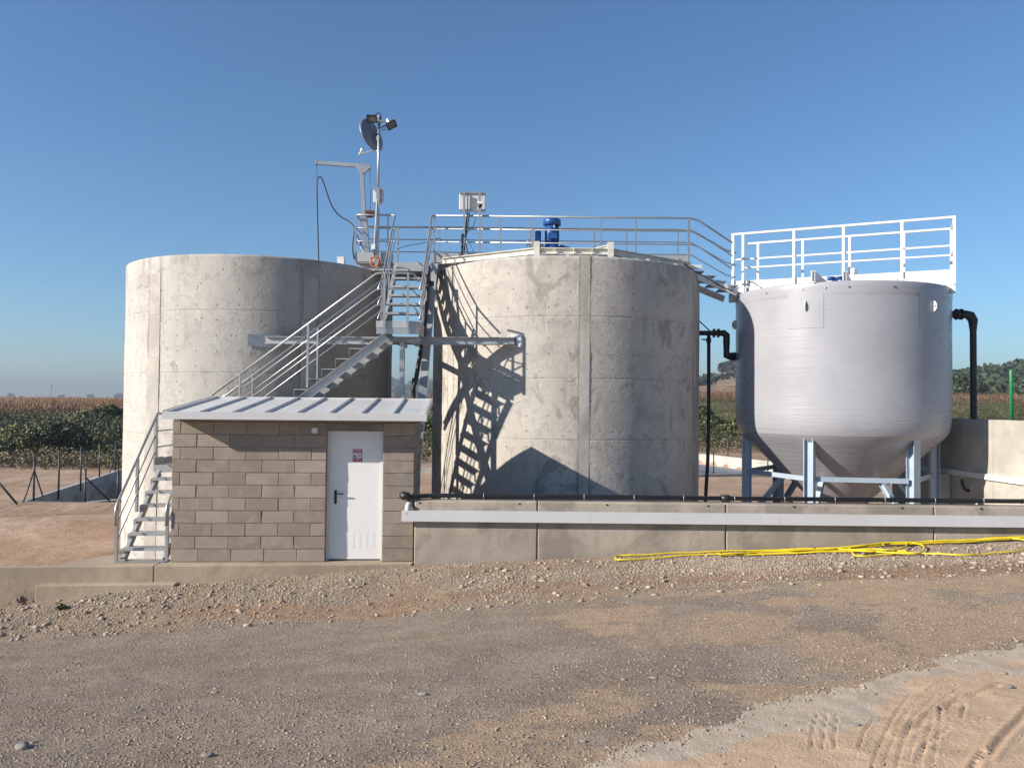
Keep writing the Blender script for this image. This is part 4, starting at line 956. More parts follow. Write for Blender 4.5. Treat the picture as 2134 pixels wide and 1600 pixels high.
for y in (YN-.02, YFR+.02):
    for d, r_ in ((0,R_T),(.295,R_M),(.585,R_M)):
        x0 = -5.50; z0 = 4.845-d-sl2*(-2.53-x0); pts = [Vector((x0,y,z0)), Vector((-2.53,y,4.845-d))]
        if y < 15.5:
            pts += [Vector((-2.45,y,4.865-d)), Vector((-1.93,y,4.865-d)), Vector((-1.84,y+.03,4.86-d)), Vector((-1.775,y+.30,4.76-d) if d < 5 else (0,0,0))]
        elif d == 0: pts = [Vector((x0-.02,y,z0-.09)), Vector((x0-.09,y,z0-.08)), Vector((x0-.06,y,z0-.02))]+pts
        rail(pts, r_, nm='handrail' if d == 0 else 'rail')
    for x in ((-5.0,-3.76,-2.53) if y > 15.5 else (-5.0,-3.76)):
        if True:
            zt = 4.845-sl2*(-2.53-x); mb = MB(); mb.bar((x,y,zt-1.17),(x,y,zt-.01), .038, .038); mb.build('post', 'galv', st)
for x in (-2.36, -1.93):
    mb = MB(); mb.bar((x,YN-.045,3.74),(x,YN-.045,4.86), .036, .036); mb.build('post', 'galv', st)
# upper landing
mb = MB(); mb.box((-2.505,YN,ZL-.012),(-1.77,15.92,ZL)); mb.build('landing_plate', 'galv_dull', st)
def landing_side(z0, z1, o, mat):
    mb = MB(); P = [(-2.505-o,15.90),(-2.505-o,YN-o),(-1.80+o*.5,YN-o),(-1.735+o,YN+.10),(-1.735+o,15.90)]
    for (xa,ya),(xb,yb) in zip(P[:-1],P[1:]):
        mb.bar((xa,ya,(z0+z1)/2),(xb,yb,(z0+z1)/2), .008, z1-z0)
    return mb.build('landing_edge', mat, st)
landing_side(3.745, 3.855, .0, 'galv'); landing_side(3.862, 3.985, .006, 'galv_dull')
mb = MB(); mb.hbeam((-2.08,15.4,-1.1),(-2.08,15.4,3.62), .09, .085, .009, (0,1,0)); mb.build('leg', 'galv', st)
mb = MB(); mb.hbeam((-2.5,15.5,3.67),(-1.75,15.5,3.67), .08, .10, .008); mb.build('cross_beam', 'galv', st)
mb = MB(); mb.bar((-2.3,15.6,3.7),(-2.3,T1y-1.2,3.7), .08, .1); mb.bar((-1.9,15.6,3.66),(-1.9,16.4,3.66), .08, .1); mb.build('cross_beam', 'galv', st)
# third flight, away from the viewer up to the walkway
XL, XR = -2.52, -1.80
for k in range(1, 8):
    y0 = 15.90+.205*(k-1); z = ZL+.205*k
    tread((XL+.03,y0,z-.03),(XR-.03,y0+.22,z))
    for x in (XL+.03, XR-.03):
        mb = MB(); mb.box((x-.003,y0+.01,z-.14),(x+.003,y0+.03,z-.012)); mb.box((x-.025,y0+.004,z-.14),(x+.025,y0+.010,z-.012)); mb.build('step_bracket', 'galv', st)
for x, sd in ((XL, -1), (XR, 1)):
    mb = MB(); mb.chan((x,15.82,ZL-.06),(x,17.50,ZW-.11), .06, .19, .008, (0,0,1), sd); mb.build('stringer', 'galv_dull', st)
    for d, r_ in ((0,R_T),(.28,R_M),(.56,R_M)):
        xx = x+(-.035 if sd < 0 else .035)
        pts = [Vector((xx,15.42,4.50-d+.12)),Vector((xx,15.9,4.90-d)),Vector((xx,17.42,6.46-d)),Vector((xx,17.49,6.50-d)),Vector((xx+(-.09 if sd<0 else .09),17.5,6.51-d))]
        rail(pts, r_, nm='handrail' if d == 0 else 'rail')
    xx = x+(-.035 if sd < 0 else .035)
    for y in (15.95,16.75): mb = MB(); mb.bar((xx,y,ZL+(y-15.9)*1.0-.10),(xx,y,4.90+(y-15.9)*1.026-.01), .038, .038); mb.build('post', 'galv', st)
# ================================================================ WALKWAY
wk = thing('walkway', 'steel walkway with three bar railings running across the top of both concrete tanks', 'walkway', (0,17.5,ZW))
WX0, WX1 = -3.39, 3.80; WYN, WYF = 17.5, 18.70
nb_ = 6; 
for i in range(nb_):
    a_ = WX0+(WX1-WX0)*i/nb_; b_ = WX0+(WX1-WX0)*(i+1)/nb_; mb = MB(); mb.box((a_+.004,WYN+.01,ZW-.03),(b_-.004,WYF-.01,ZW)); mb.build('deck_panel', 'galv_dull', wk)
for y in (WYN, WYF):
    mb = MB(); mb.hbeam((WX0+.03,y+(.1 if y==WYN else -.1),ZW-.11),(WX1-.03,y+(.1 if y==WYN else -.1),ZW-.11), .12, .15, .012); mb.build('deck_beam', 'galv_dull', wk)
for (a_, b_) in ((WX0, XL-.06), (XR+.06, WX1)):
    mb = MB(); mb.box((a_,WYN-.006,ZW-.0),(b_,WYN+.002,ZW+.20)); mb.build('toe_board', 'galv_dull', wk)
mb = MB(); mb.box((XL-.06,WYN+.002,ZW-.16),(XR+.06,WYN+.01,ZW-.002)); mb.build('edge_plate', 'galv_dull', wk)
mb = MB(); mb.box((WX0,WYF,ZW),(WX1,WYF+.008,ZW+.13)); mb.build('toe_board', 'galv_dull', wk)
mb = MB(); mb.box((WX0-.006,WYN,ZW),(WX0+.002,WYF,ZW+.20)); mb.build('toe_board', 'galv_dull', wk)
for x in (-3.0,-1.2,.6,2.4,3.7):
    mb = MB(); mb.hbeam((x,WYN+.1,ZW-.24),(x,WYF-.1,ZW-.24), .10, .10, .01); mb.build('cross_beam', 'galv_dull', wk)
for d, r_ in ((0,R_T),(.285,R_M),(.57,R_M)):
    z = 6.51-d
    rail([(XL-.12,WYN,z),(WX0+.05,WYN,z),(WX0,WYN+.05,z),(WX0,WYF-.05,z),(WX0+.05,WYF,z),(WX1-.10,WYF,z),(WX1+.08,WYF,z),(WX1+.30,WYF,z-.01),(4.9,WYF,z-.46),(5.15,WYF+.1,z-.50)], r_, nm='handrail' if d==0 else 'rail', par=wk)
    rail([(XR+.12,WYN,z),(WX1+.0,WYN,z),(WX1+.12,WYN+.02,z-.02),(WX1+.22,WYN+.02,z-.06),(4.75,WYN+.12,z-.50)], r_, nm='handrail' if d==0 else 'rail', par=wk)
rail([(-2.35,WYF,ZW+.17),(WX1,WYF,ZW+.17)], R_M, par=wk)
for px_ in (741,808): x = at(px_,500,WYN).x; mb = MB(); mb.bar((x,WYN,ZW),(x,WYN,6.5), .03, .03); mb.build('post', 'galv', wk)
for px_ in (905,1043,1110,1253,1325,1435): x = at(px_,500,WYN).x; mb = MB(); mb.bar((x,WYN,ZW-.02),(x,WYN,6.5), .034 if px_ < 1400 else .05, .034); mb.build('post', 'galv', wk)
for px_ in (741,830,916,1106,1239,1306,1413): x = at(px_,500,WYF).x; mb = MB(); mb.bar((x,WYF,ZW),(x,WYF,6.5), .03, .03); mb.build('post', 'galv', wk)
for y in (WYN+.6,): mb = MB(); mb.bar((WX0,y,ZW),(WX0,y,6.5), .03, .03); mb.build('post', 'galv', wk)
# short flight down to the grey tank
for k in range(4):
    x0 = WX1+.10+.25*k; z = ZW-.10-.10*k; mb = MB(); mb.box((x0,WYN+.14,z-.03),(x0+.24,WYF-.05,z)); mb.build('tread', 'galv_dull', wk)
    mb = MB(); mb.box((x0+.02,WYN+.12,z-.12),(x0+.07,WYN+.16,z-.03)); mb.build('step_bracket', 'galv', wk)
for y in (WYN+.10, WYF-.02):
    mb = MB(); mb.bar((WX1-.05,y,ZW-.14),(4.88,y+.12,ZW-.56), .05, .14); mb.build('stringer', 'white_steel', wk)
mb = MB(); mb.box((at(1410,545,17.5).x,WYN-.03,ZW-.09),(at(1462,545,17.5).x,WYN+.05,ZW-.0)); mb.build('edge_plate', 'white_steel', wk)
# raking support column between hut and middle tank
cl = thing('raking_column', 'wide grey steel column leaning between the block hut and the middle tank', 'column', (-1.8,15.9,0))
pt = at(905,552,17.2); pb = at(880,830,16.0); d_ = (pt-pb); foot = pb-d_*(3.4/d_.z); mid = at(881,792,16.0)
mb = MB(); mb.bar(pb, pt, .15, .10, (0,1,0)); mb.build('upper_shaft', 'galv_dull', cl)
mb = MB(); mb.bar(foot, pb+d_*.12, .165, .115, (0,1,0)); mb.build('lower_shaft', 'galv', cl)
mb = MB()
for k in range(9):
    q = pb.lerp(pt, .22+.075*k); mb.tube([q+Vector((.02,-.052,0)), q+Vector((.02,-.0505,0))], .014, 8)
mb.build('bolt_holes', 'white_steel', cl)
mb = MB(); mb.bar(pt+Vector((-.0,.06,-.05)), pt+Vector((.0,.30,.0)), .17, .16); mb.build('head_plate', 'galv', cl)
# black riser pipe beside it
e = thing('riser_pipe', 'black plastic riser pipe climbing beside the leaning column', 'pipe', (-2,16,0))
P = [at(893,556,17.0), at(893,585,16.6), at(889,640,16.5), at(884,690,16.45), at(867,790,16.4), at(862,806,16.4), at(862,835,16.4)]; P += [Vector((P[-1].x,16.4,-1))]
mb = MB(); mb.tube(P, .045, 12); mb.build('pipe_run', 'black', e)
for (a_,b_) in (((890,572),(890,592)),((866,788),(864,800))):
    mb = MB(); mb.tube([at(*a_,16.45 if a_[1]>600 else 16.6), at(*b_,16.45 if a_[1]>600 else 16.6)], .066, 12); mb.build('collar', 'black', e)
mb = MB(); mb.box(at(888,576,16.62)-Vector((0,.04,.1)), at(896,600,16.62)+Vector((.08,.04,.04))); mb.build('valve', 'blackmetal', e)
# ================================================================ GREY GLASS FIBRE TANK ON LEGS
D3 = 19.1; c3 = math.radians(21.85); R3 = 2.17; GX, GY = D3*math.sin(c3), D3*math.cos(c3)
gt = thing('grey_tank', 'smooth grey cone bottomed tank standing on blue grey steel legs', 'tank', (GX,GY,-.7))
ZT = 4.92
prof = [(.0,-.05),(.10,-.02),(.25,.15)]+[(.25+(2.05-.25)*k/10, .15+(1.87-.15)*k/10) for k in range(1,11)]
prof += [(2.085,1.92),(2.12,2.0),(2.145,2.10),(2.160,2.22),(2.168,2.38),(2.17,2.6)]+[(2.17,2.6+.225*k) for k in range(1,10)]
prof += [(2.17,4.66),(2.174,4.675),(2.176,4.70),(2.176,4.80),(2.176,4.89),(2.17,4.905),(2.13,4.92),(2.06,4.92),(2.05,4.88),(2.05,4.6)]
nseg = 192; mb = MB(); mb.lathe([(r, z) for r, z in prof[:14]], nseg, (GX,GY,0)); 
def uvwrap(o, n, R):
    me = o.data; uvl = me.uv_layers.new(name='UVMap'); nv = len(me.vertices); co = np.zeros(nv*3); me.vertices.foreach_get('co', co); co = co.reshape(-1,3)
    ang = (np.arange(nv) % n)/n*2*math.pi; li = np.zeros(len(me.loops), dtype=np.int32); me.loops.foreach_get('vertex_index', li); ua = ang[li].copy(); k4 = ua.reshape(-1,4); wrap = (k4.max(1)-k4.min(1)) > math.pi; k4[wrap] = np.where(k4[wrap] < 1, k4[wrap]+2*math.pi, k4[wrap]); uvl.data.foreach_set('uv', np.stack([k4.ravel()*R, co[li,2]-.7], -1).ravel())
o = mb.build('cone', 'frp', gt); uvwrap(o, nseg, R3)
mb = MB(); mb.lathe(prof[13:], nseg, (GX,GY,0)); o = mb.build('shell', 'frp', gt); uvwrap(o, nseg, R3)
mb = MB(); mb.lathe([(2.06,4.86),(.01,4.90)], 64, (GX,GY,0)); mb.build('lid', 'frp', gt)
def on3(px_, z, off=0.0, side=0):
    v = math.atan((px_-CW/2)/F)-c3; s_ = max(-1,min(1,D3*math.sin(v)/R3)); a = -math.pi/2-c3+math.asin(s_); return a, Vector((GX+(R3+off)*math.cos(a), GY+(R3+off)*math.sin(a), z))
# reinforcing patches and lifting lugs
for (pl, pr, z0, z1) in ((1653,1720,4.02,4.84),(1903,1948,4.02,4.80),(1686,1747,2.05,2.55),(1740,1868,2.03,2.62)):
    a0, _ = on3(pl, 0); a1, _ = on3(pr, 0); mb = MB(); pr_ = [(R3+.001 if z1 > 3 else 2.10, z0),(R3+.007,z0+.004),(R3+.007,z1-.004),(R3+.001,z1)]
    if z1 < 3: continue
    mb.lathe(pr_, 12, (GX,GY,0), a0, a1, False); o = mb.build('patch', 'frp', gt)
for px_, z in ((1687,4.46),(1931,4.46),(1534,4.30)):
    a, P = on3(px_, z); nrm = Vector((math.cos(a), math.sin(a), 0)); tg = Vector((-math.sin(a), math.cos(a), 0)); mb = MB()
    o2 = [(0,-.105),(.04,-.10),(.085,-.04),(.085,.04),(.04,.10),(0,.105)]
    vs = [P+nrm*x+Vector((0,0,y))+tg*.008 for x, y in o2]+[P+nrm*x+Vector((0,0,y))-tg*.008 for x, y in o2]; n = 6
    mb.add(vs, [tuple(range(n)), tuple(range(n,2*n))[::-1]]+[(i,(i+1)%n,n+(i+1)%n,n+i) for i in range(n)]); mb.build('lifting_lug', 'white_steel', gt)
    mb = MB(); mb.add([P+nrm*.010+tg*sx_*.06+Vector((0,0,sz_*.09)) for sx_, sz_ in ((-1,-1),(1,-1),(1,1),(-1,1))], [(0,1,2,3)]); mb.build('lug_pad', 'frp', gt) if px_ == 1687 else None
    mb = MB(); q = P+nrm*.06; mb.tube([q-tg*.012, q+tg*.012], .018, 10); mb.build('lug_eye', 'blackmetal', gt)
for px_ in (1680,1723,1766,1610,1850):
    a, P = on3(px_, 4.80, .016); nrm = Vector((math.cos(a), math.sin(a), 0)); mb = MB(); mb.tube([P-nrm*.006, P+nrm*.012], .02, 6); mb.build('bolt', 'galv', gt)
# six H section legs, ring beam, knee braces
LR = 1.94; legs = []
for k in range(6):
    a = math.radians(-38+60*k); P = Vector((GX+LR*math.sin(a), GY-LR*math.cos(a), 0)); legs.append(P); out = Vector((math.sin(a), -math.cos(a), 0)); tg = Vector((math.cos(a), math.sin(a), 0))
    mb = MB(); mb.hbeam((P.x,P.y,-.7),(P.x,P.y,1.90), .17, .19, .014, tg if k in (0,) else out); mb.build('leg', 'silo_steel', gt)
    mb = MB(); mb.box((P.x-.16,P.y-.16,-.72),(P.x+.16,P.y+.16,-.70)); mb.build('base_plate', 'silo_steel', gt)
for k in range(6):
    a_, b_ = legs[k], legs[(k+1)%6]; mb = MB(); d = (b_-a_).normalized(); mb.chan(a_+d*.09+Vector((0,0,1.05)), b_-d*.09+Vector((0,0,1.05)), .05, .095, .008, (0,0,1), 1); mb.build('ring_beam', 'silo_steel', gt)
cen = Vector((GX,GY,0))
for k in range(6):
    a_, b_ = legs[k], legs[(k+1)%6]; m_ = a_.lerp(b_, .5); 
    mb = MB(); i1 = a_.lerp(cen, .42)+Vector((0,0,1.0)); mb.hbeam(a_.lerp(cen,.05)+Vector((0,0,.10)), i1, .10, .11, .009); mb.build('brace', 'silo_steel', gt)
mb = MB(); mb.tube([(GX,GY,-.1),(GX,GY,-.45),(GX-.2,GY-.1,-.55),(GX-1.2,GY-.6,-.55)], .09, 12); mb.build('outlet_pipe', 'black', gt)
# rusty valve under the cone
p = at(1640,1035,17.0); e = thing('rusty_valve', 'rusty iron hand valve under the cone of the grey tank', 'valve', (p.x,17.0,-.7))
mb = MB(); mb.tube([(p.x,17,-.7),(p.x,17,.30),(p.x,17,.34),(p.x,17,.52),(p.x,17,.56)], [.05,.05,.09,.09,.05], 12); mb.build('body', 'rust', e)
mb = MB(); mb.tube([(p.x+.12*math.cos(a),17+.12*math.sin(a),.50) for a in [k*math.pi/6 for k in range(12)]], .012, 6, closed=True); mb.bar((p.x-.12,17,.50),(p.x+.12,17,.50), .014); mb.bar((p.x-.22,17,.36),(p.x+.22,17,.36), .05); mb.build('handwheel', 'rust', e)
# ================================================================ WHITE PLATFORM ON THE GREY TANK
NLp, NRp = Vector((4.94,18.26,0)), Vector((8.87,16.35,0)); off = Vector((.51,1.05,0)); ZD = 5.10; ex_ = (NRp-NLp).normalized(); ey_ = Vector((-ex_.y, ex_.x, 0)); LEN = (NRp-NLp).length; PWD = 1.17
PAX = (NLp, ex_, ey_, hzv)
pf = thing('tank_platform', 'white steel platform with guard rails across the top of the grey tank', 'platform', tuple(NLp+Vector((0,0,ZD))))
for i in range(5):
    mb = MB(); mb.box((LEN*i/5+.003,.02,ZD-.03),(LEN*(i+1)/5-.003,PWD-.02,ZD),PAX); mb.build('deck_panel', 'cream_steel', pf)
for y in (0, PWD):
    mb = MB(); mb.chan(tr(PAX,(-.08,y,ZD-.065)), tr(PAX,(LEN+.03,y,ZD-.065)), .06, .15, .010, (0,0,1), 1 if y == 0 else -1); mb.build('edge_beam', 'white_steel', pf)
    mb = MB(); mb.box((0,y-.006,ZD+.03),(LEN,y+.004,ZD+.17),PAX); 
    if y > 0: mb.box((0,y-.02,ZD+.17),(LEN,y+.014,ZD+.19),PAX)
    mb.build('toe_board', 'white_steel', pf)
    xs__ = (.0,.22,1.30,2.30,3.42,LEN) if y == 0 else (.35,1.35,2.35,3.45,LEN)
    for x in xs__:
        mb = MB(); mb.bar(tr(PAX,(x,y-.02 if y==0 else y+.02,ZD-.13)), tr(PAX,(x,y-.02 if y==0 else y+.02,6.30)), .055, .05, ey_); mb.build('post', 'white_steel', pf)
    mb = MB(); mb.bar(tr(PAX,(-.03 if y==0 else .12,y-.02 if y==0 else y+.02,6.32)), tr(PAX,(LEN+.03,y-.02 if y==0 else y+.02,6.32)), .055, .045); mb.build('top_rail', 'white_steel', pf)
    mb = MB(); mb.bar(tr(PAX,(0.05,y,5.75)), tr(PAX,(LEN,y,5.75)), .03, .035); mb.build('mid_rail', 'white_steel', pf)
for x, zz_ in ((LEN+.01,6.32),(LEN+.01,5.75)):
    mb = MB(); mb.bar(tr(PAX,(x,0,zz_)), tr(PAX,(x,PWD,zz_)), .04, .04); mb.build('top_rail' if zz_ > 6 else 'mid_rail', 'white_steel', pf)
mb = MB(); mb.box((LEN,0,ZD-.14),(LEN+.008,PWD,ZD+.17),PAX); mb.build('toe_board', 'white_steel', pf)
mb = MB(); mb.box((-.09,-.03,ZD-.30),(.12,.10,ZD-.13),PAX); mb.box((LEN-.14,-.02,ZD-.30),(LEN+.02,.10,ZD-.13),PAX); mb.box((LEN-.14,PWD-.10,ZD-.3),(LEN+.02,PWD,ZD-.13),PAX); mb.build('bearing', 'white_steel', pf)
mb = MB(); mb.bar(tr(PAX,(0,.04,ZD-.13)), tr(PAX,(LEN,.04,ZD-.13)), .05, .05); mb.build('edge_beam', 'cream_steel', pf)
for px_ in (1687,1752):
    q = at(px_,583,16.0); mb = MB(); b0 = Vector((q.x,15.88,4.93)); b1 = b0+Vector((.0,.0,.19)); in_ = (cen-Vector((b0.x,b0.y,0))).normalized()
    mb.add([b0, b1, b1+Vector((.07,0,0)), b0+in_*.55+Vector((.25,0,-.0)), b0+Vector((.07,0,0)), b1+in_*.02, b0+in_*.02], [(0,1,2,4),(1,3,2),(0,3,1),(2,3,4)])
    mb.bar(b0, b1, .018, .03); mb.bar(b1-Vector((0.02,0,0)), b1+Vector((.08,0,0)), .018, .03); mb.build('gusset', 'white_steel', pf)
p = at(1777,568,17.3); e = thing('level_sensor', 'white ribbed cylinder standing on the platform of the grey tank', 'sensor', (p.x,17.3,5.15))
mb = MB(); mb.tube([(p.x,17.3,5.13),(p.x,17.3,5.20)], .05, 12); mb.build('neck', 'galv', e)
mb = MB(); mb.tube([(p.x,17.3,5.20),(p.x,17.3,5.22),(p.x,17.3,5.40),(p.x,17.3,5.43)], [.055,.072,.072,.05], 20); mb.build('head', 'box_white', e)
mb = MB()
for k in range(12): a = k*math.pi/6; mb.bar((p.x+.073*math.cos(a),17.3+.073*math.sin(a),5.23),(p.x+.073*math.cos(a),17.3+.073*math.sin(a),5.35), .012)
mb.build('ribs', 'box_grey', e)
p = at(1740,572,17.2); e = thing('small_drive', 'small dark blue drive lying on the deck beside the white sensor', 'motor', (p.x,17.2,5.12))
mb = MB(); mb.tube([(p.x-.16,17.2,5.19),(p.x-.02,17.2,5.19)], .045, 14); mb.build('body', 'blue', e); mb = MB(); mb.tube([(p.x-.02,17.2,5.19),(p.x+.2,17.2,5.21)], [.03,.05], 12); mb.box((p.x-.05,17.15,5.10),(p.x+.05,17.25,5.16)); mb.build('gearbox', 'blue', e)
# ================================================================ PIPES BETWEEN THE TANKS
def flange(parent, p, d, r, t=.035, mat='black'):
    d = Vector(d).normalized(); mb = MB(); mb.tube([Vector(p)-d*t/2, Vector(p)+d*t/2], r, 16); o = mb.build('flange', mat, parent); return o
Yp = 18.2
e = thing('link_pipe', 'black flanged pipe stepping down from the stained tank to the grey tank', 'pipe', tuple(at(1457,695,Yp)))
a0 = at(1440,694,Yp); P = [a0, at(1492,694,Yp), at(1508,694,Yp), at(1514,699,Yp), at(1514,712,Yp), at(1514,732,Yp), at(1514,740,Yp), at(1520,743,Yp), at(1545,743,Yp)]
mb = MB(); mb.tube(P, [.055,.055,.075,.08,.075,.065,.08,.075,.06], 14); mb.build('pipe_run', 'black', e)
for px_ in (1488,1497): flange(e, at(px_,694,Yp), (1,0,0), .10)
for px_ in (1524,1530): flange(e, at(px_,743,Yp), (1,0,0), .10)
e = thing('standpipe', 'thin black standpipe hanging below the link pipe beside the stained tank', 'pipe', tuple(at(1475,1040,Yp)))
mb = MB(); P = [at(1477,697,Yp), at(1477,860,Yp), at(1475,960,Yp), at(1470,1045,Yp), Vector((at(1470,1045,Yp).x-.02,Yp,-.7))]; mb.tube(P, .04, 10); mb.build('pipe_run', 'black', e)
mb = MB(); mb.tube([at(1477,704,Yp), at(1477,714,Yp)], .055, 12); mb.bar(at(1463,707,Yp-.03), at(1477,709,Yp-.03), .03, .03); mb.build('valve', 'black', e)
e = thing('stay_cable', 'thin dark stay running from the stained tank down to the link pipe', 'cable', tuple(at(1457,668,Yp)))
mb = MB(); mb.tube([at(1455,667,Yp), at(1481,691,Yp)], .014, 6); mb.build('cable_run', 'black_rub', e)
e = thing('roof_cable', 'loose dark cable sagging under the right end of the walkway', 'cable', tuple(at(1425,540,17.6)))
mb = MB(); mb.tube(smooth_path([at(1415,540,17.4), at(1440,560,17.3), at(1475,580,17.4), at(1505,598,17.5), at(1528,606,17.7)]), .013, 6); mb.build('cable_run', 'black_rub', e)
# right hand outlet pipe
Yq = 17.05
e = thing('down_pipe', 'thick black downpipe leaving the right side of the grey tank', 'pipe', tuple(at(2028,1040,Yq)))
P = [at(1960,655,Yq+.3), at(1992,655,Yq), at(2012,655,Yq), at(2022,658,Yq), at(2028,668,Yq), at(2028,690,Yq), at(2030,980,Yq), at(2031,1040,Yq)]; P.append(Vector((P[-1].x,Yq,-.7)))
mb = MB(); mb.tube(P, [.07,.07,.085,.10,.095,.065,.065,.068,.068], 16); mb.build('pipe_run', 'black', e)
for px_ in (1993,2003): flange(e, at(px_,655,Yq), (1,0,0), .115)
for y_, r_ in ((903,.085),(983,.08),(1013,.12),(1026,.12)): flange(e, at(2030,y_,Yq), (0,0,1), r_, .03 if r_ > .1 else .012, 'black' if r_ > .1 else 'galv')
for y_ in (1010,1029): flange(e, at(2031,y_,Yq), (0,0,1), .125, .008, 'galv')
mb = MB(); mb.tube(smooth_path([at(2004,998,Yq-.05), at(2008,1015,Yq-.05), at(2018,1022,Yq-.05), at(2028,1016,Yq-.05)]), .03, 8); mb.build('hose_tail', 'black', e)
# ================================================================ RIGHT BASIN WALL
W0 = Vector((9.42,18.9,0)); W1 = Vector((9.70,15.46,0)); dw = (W1-W0).normalized(); 
rw = thing('basin_wall', 'tall cream concrete wall at the right edge behind the black downpipe', 'wall', (9.6,17,0))
wx = (Vector((9.30,19.8,0)), dw, Vector((-dw.y, dw.x, 0)), hzv)
L1 = 3.55; zt = 2.255
for (a_, b_) in ((0,L1-.01),(L1,8.2)):
    mb = MB(); mb.box((a_,0,-1),(b_,.40,zt),wx); o = mb.build('wall_bay', 'basin', rw); md = o.modifiers.new('s','BEVEL'); md.width=.012; md.segments=2
rail_a = tr(wx,(0.9,-.03,1.11)); rail_b = tr(wx,(8.2,-.03,1.11)); mb = MB(); mb.bar(rail_a, rail_b, .05, .11); mb.build('sheet_gutter', 'white_steel', rw)
mb = MB(); mb.box((-3.5,.55,zt-.35),(8.2,.60,zt-.05),wx); mb.build('wall_back', 'basin', rw)
for s_ in (0,):
    mb = MB(); mb.box((.4,-.30,-1),(2.2,-.02,1.06),wx); mb.build('buttress', 'basin', rw)
p = at(2103,875,16.4); e = thing('green_post', 'green coated fence post standing on the cream wall at the right edge', 'post', (p.x,16.4,2.2))
mb = MB(); mb.tube([(p.x+.02,16.35,2.24),(p.x+.01,16.35,3.24),(p.x+.01,16.35,3.27)], [.034,.034,.02], 14); mb.build('post_tube', 'green', e)
mb = MB()
for k in range(12): mb.tube([(p.x+.015,16.35,2.38+k*.068),(p.x+.015,16.35,2.392+k*.068)], .040, 12)
mb.build('clip', 'green', e)
# ================================================================ LEFT BASIN, KERBS, FENCES
def lowwall(name, label, P, h, t, mat='dark_conc', base=None):
    e = thing(name, label, 'wall', tuple(P[0])); 
    for i, (a_, b_) in enumerate(zip(P[:-1], P[1:])):
        d = (b_-a_).normalized(); n = Vector((-d.y, d.x, 0)); c_ = [a_, b_, b_+n*t, a_+n*t]; z0 = min(a_.z,b_.z)-h
        mb = MB(); mb.add([(q.x,q.y,z0) for q in c_]+[(q.x,q.y,q.z) for q in c_], [(0,3,2,1),(4,5,6,7),(0,1,5,4),(1,2,6,5),(2,3,7,6),(3,0,4,7)]); mb.build('wall_bay', mat, e)
    return e
LW = [atz(-140,1092,-.48), atz(0,1062,-.48), atz(90,1032,-.48), atz(180,1003,-.48), atz(258,977,-.48), atz(330,955,-.48)]
lowwall('basin_kerb', 'long concrete basin wall with dark shaded face behind the left dirt mound', LW, 1.4, .25, 'slab')
LN = [atz(157,1050,-.58), atz(205,1045,-.58), atz(262,1040,-.58), atz(330,1034,-.58)]
lowwall('low_kerb', 'short low concrete kerb in front of the dark basin on the left', LN, .6, -.3 if False else .3, 'slab')
RWp = [atz(1380,938,-.5), atz(1457,945,-.5), atz(1540,954,-.5), atz(1700,972,-.5)]
lowwall('basin_kerb', 'sunlit concrete basin wall seen between the stained tank and the grey tank', RWp, 1.2, .25, 'basin')
RNp = [atz(1400,990,-.6), atz(1545,987,-.6), atz(1700,986,-.6)]
lowwall('low_kerb', 'thin kerb on the near side of the basin between the two right tanks', RNp, .3, .3, 'dark_conc')
lowwall('low_kerb', 'pale kerb glimpsed in the slot between the hut and the stained tank', [atz(870,976,-.5), atz(912,976,-.5)], 1.2, .25, 'basin')
# basin liner
def liner():
    s = NT('grey blue basin liner'); v = s.coord(); n = s.noise(v, .5, 4); c = s.mix(s.ramp(n,.35,.65), (.10,.115,.14), (.17,.18,.20)); return s.fin(c, .5, 0, s.bump(n, .03, .5), .4)
MAT['liner'] = liner()
mb = MB(); mb.add([(-17.5,24.2,-1.50),(-9.2,24.2,-1.50),(-9.2,37.5,-1.50),(-20,37.5,-1.50)], [(0,1,2,3)]); o = mb.build('basin_floor', 'liner', None, (0,0,0)); kind(o, 'structure', 'blue grey lining of the left basin')
mb = MB(); mb.add([(2.1,37.2,-1.18),(19,37.2,-1.18),(19,50,-1.12),(2.1,50,-1.12)], [(0,1,2,3)]); o = mb.build('basin_floor', 'liner', None, (0,0,0)); kind(o, 'structure', 'grey lining of the right basin')
mb = MB(); mb.add([(-20,24.15,-.9)]+[( -13.2,24.05,-.5),(-13.2,24.3,-1.3)], [(0,1,2)]) if False else None
def fence(label, posts, H, brace=(), rust=False):
    e = thing('fence', label, 'fence', tuple(posts[0])); 
    for i, q in enumerate(posts):
        mb = MB(); mb.tube([q-Vector((0,0,.3)), q+Vector((0,0,H))], .030, 8); mb.build('post', 'wire', e)
        if i in brace:
            for sgn in (-1, 1):
                j = min(max(i+sgn,0),len(posts)-1); d = (posts[j]-q) if j != i else -(posts[i-sgn]-q); d = d.normalized()
                mb = MB(); mb.tube([q+Vector((0,0,H*.68)), q+d*.85], .022, 6); mb.build('brace', 'wire', e)
    for hgt in (.06, .5, .97):
        mb = MB(); 
        for a_, b_ in zip(posts[:-1], posts[1:]): mb.tube([a_+Vector((0,0,H*hgt)), b_+Vector((0,0,H*hgt))], .004, 4)
        mb.build('wire', 'wire', e)
    return e
zc = -.46
FP = [atz(-40,1078,zc), atz(70,1040,zc), atz(122,1021,zc), atz(168,1006,zc), atz(207,992,zc), atz(240,981,zc), atz(268,972,zc)]
fence('row of black fence posts with stays along the left basin wall', FP, 1.25, (1,5))
FP2 = [atz(-70,1095,-.5), atz(42,1052,-.5)]
e = thing('stay_pole', 'black raking stay at the left edge in front of the fence', 'pole', tuple(FP2[1])); mb = MB(); mb.tube([at(-20,985,22.5), at(36,1050,22.5)], .03, 8); mb.build('pole', 'wire', e)
FP3 = [atz(177,1052,-.6), atz(245,1047,-.6), atz(330,1042,-.6)]
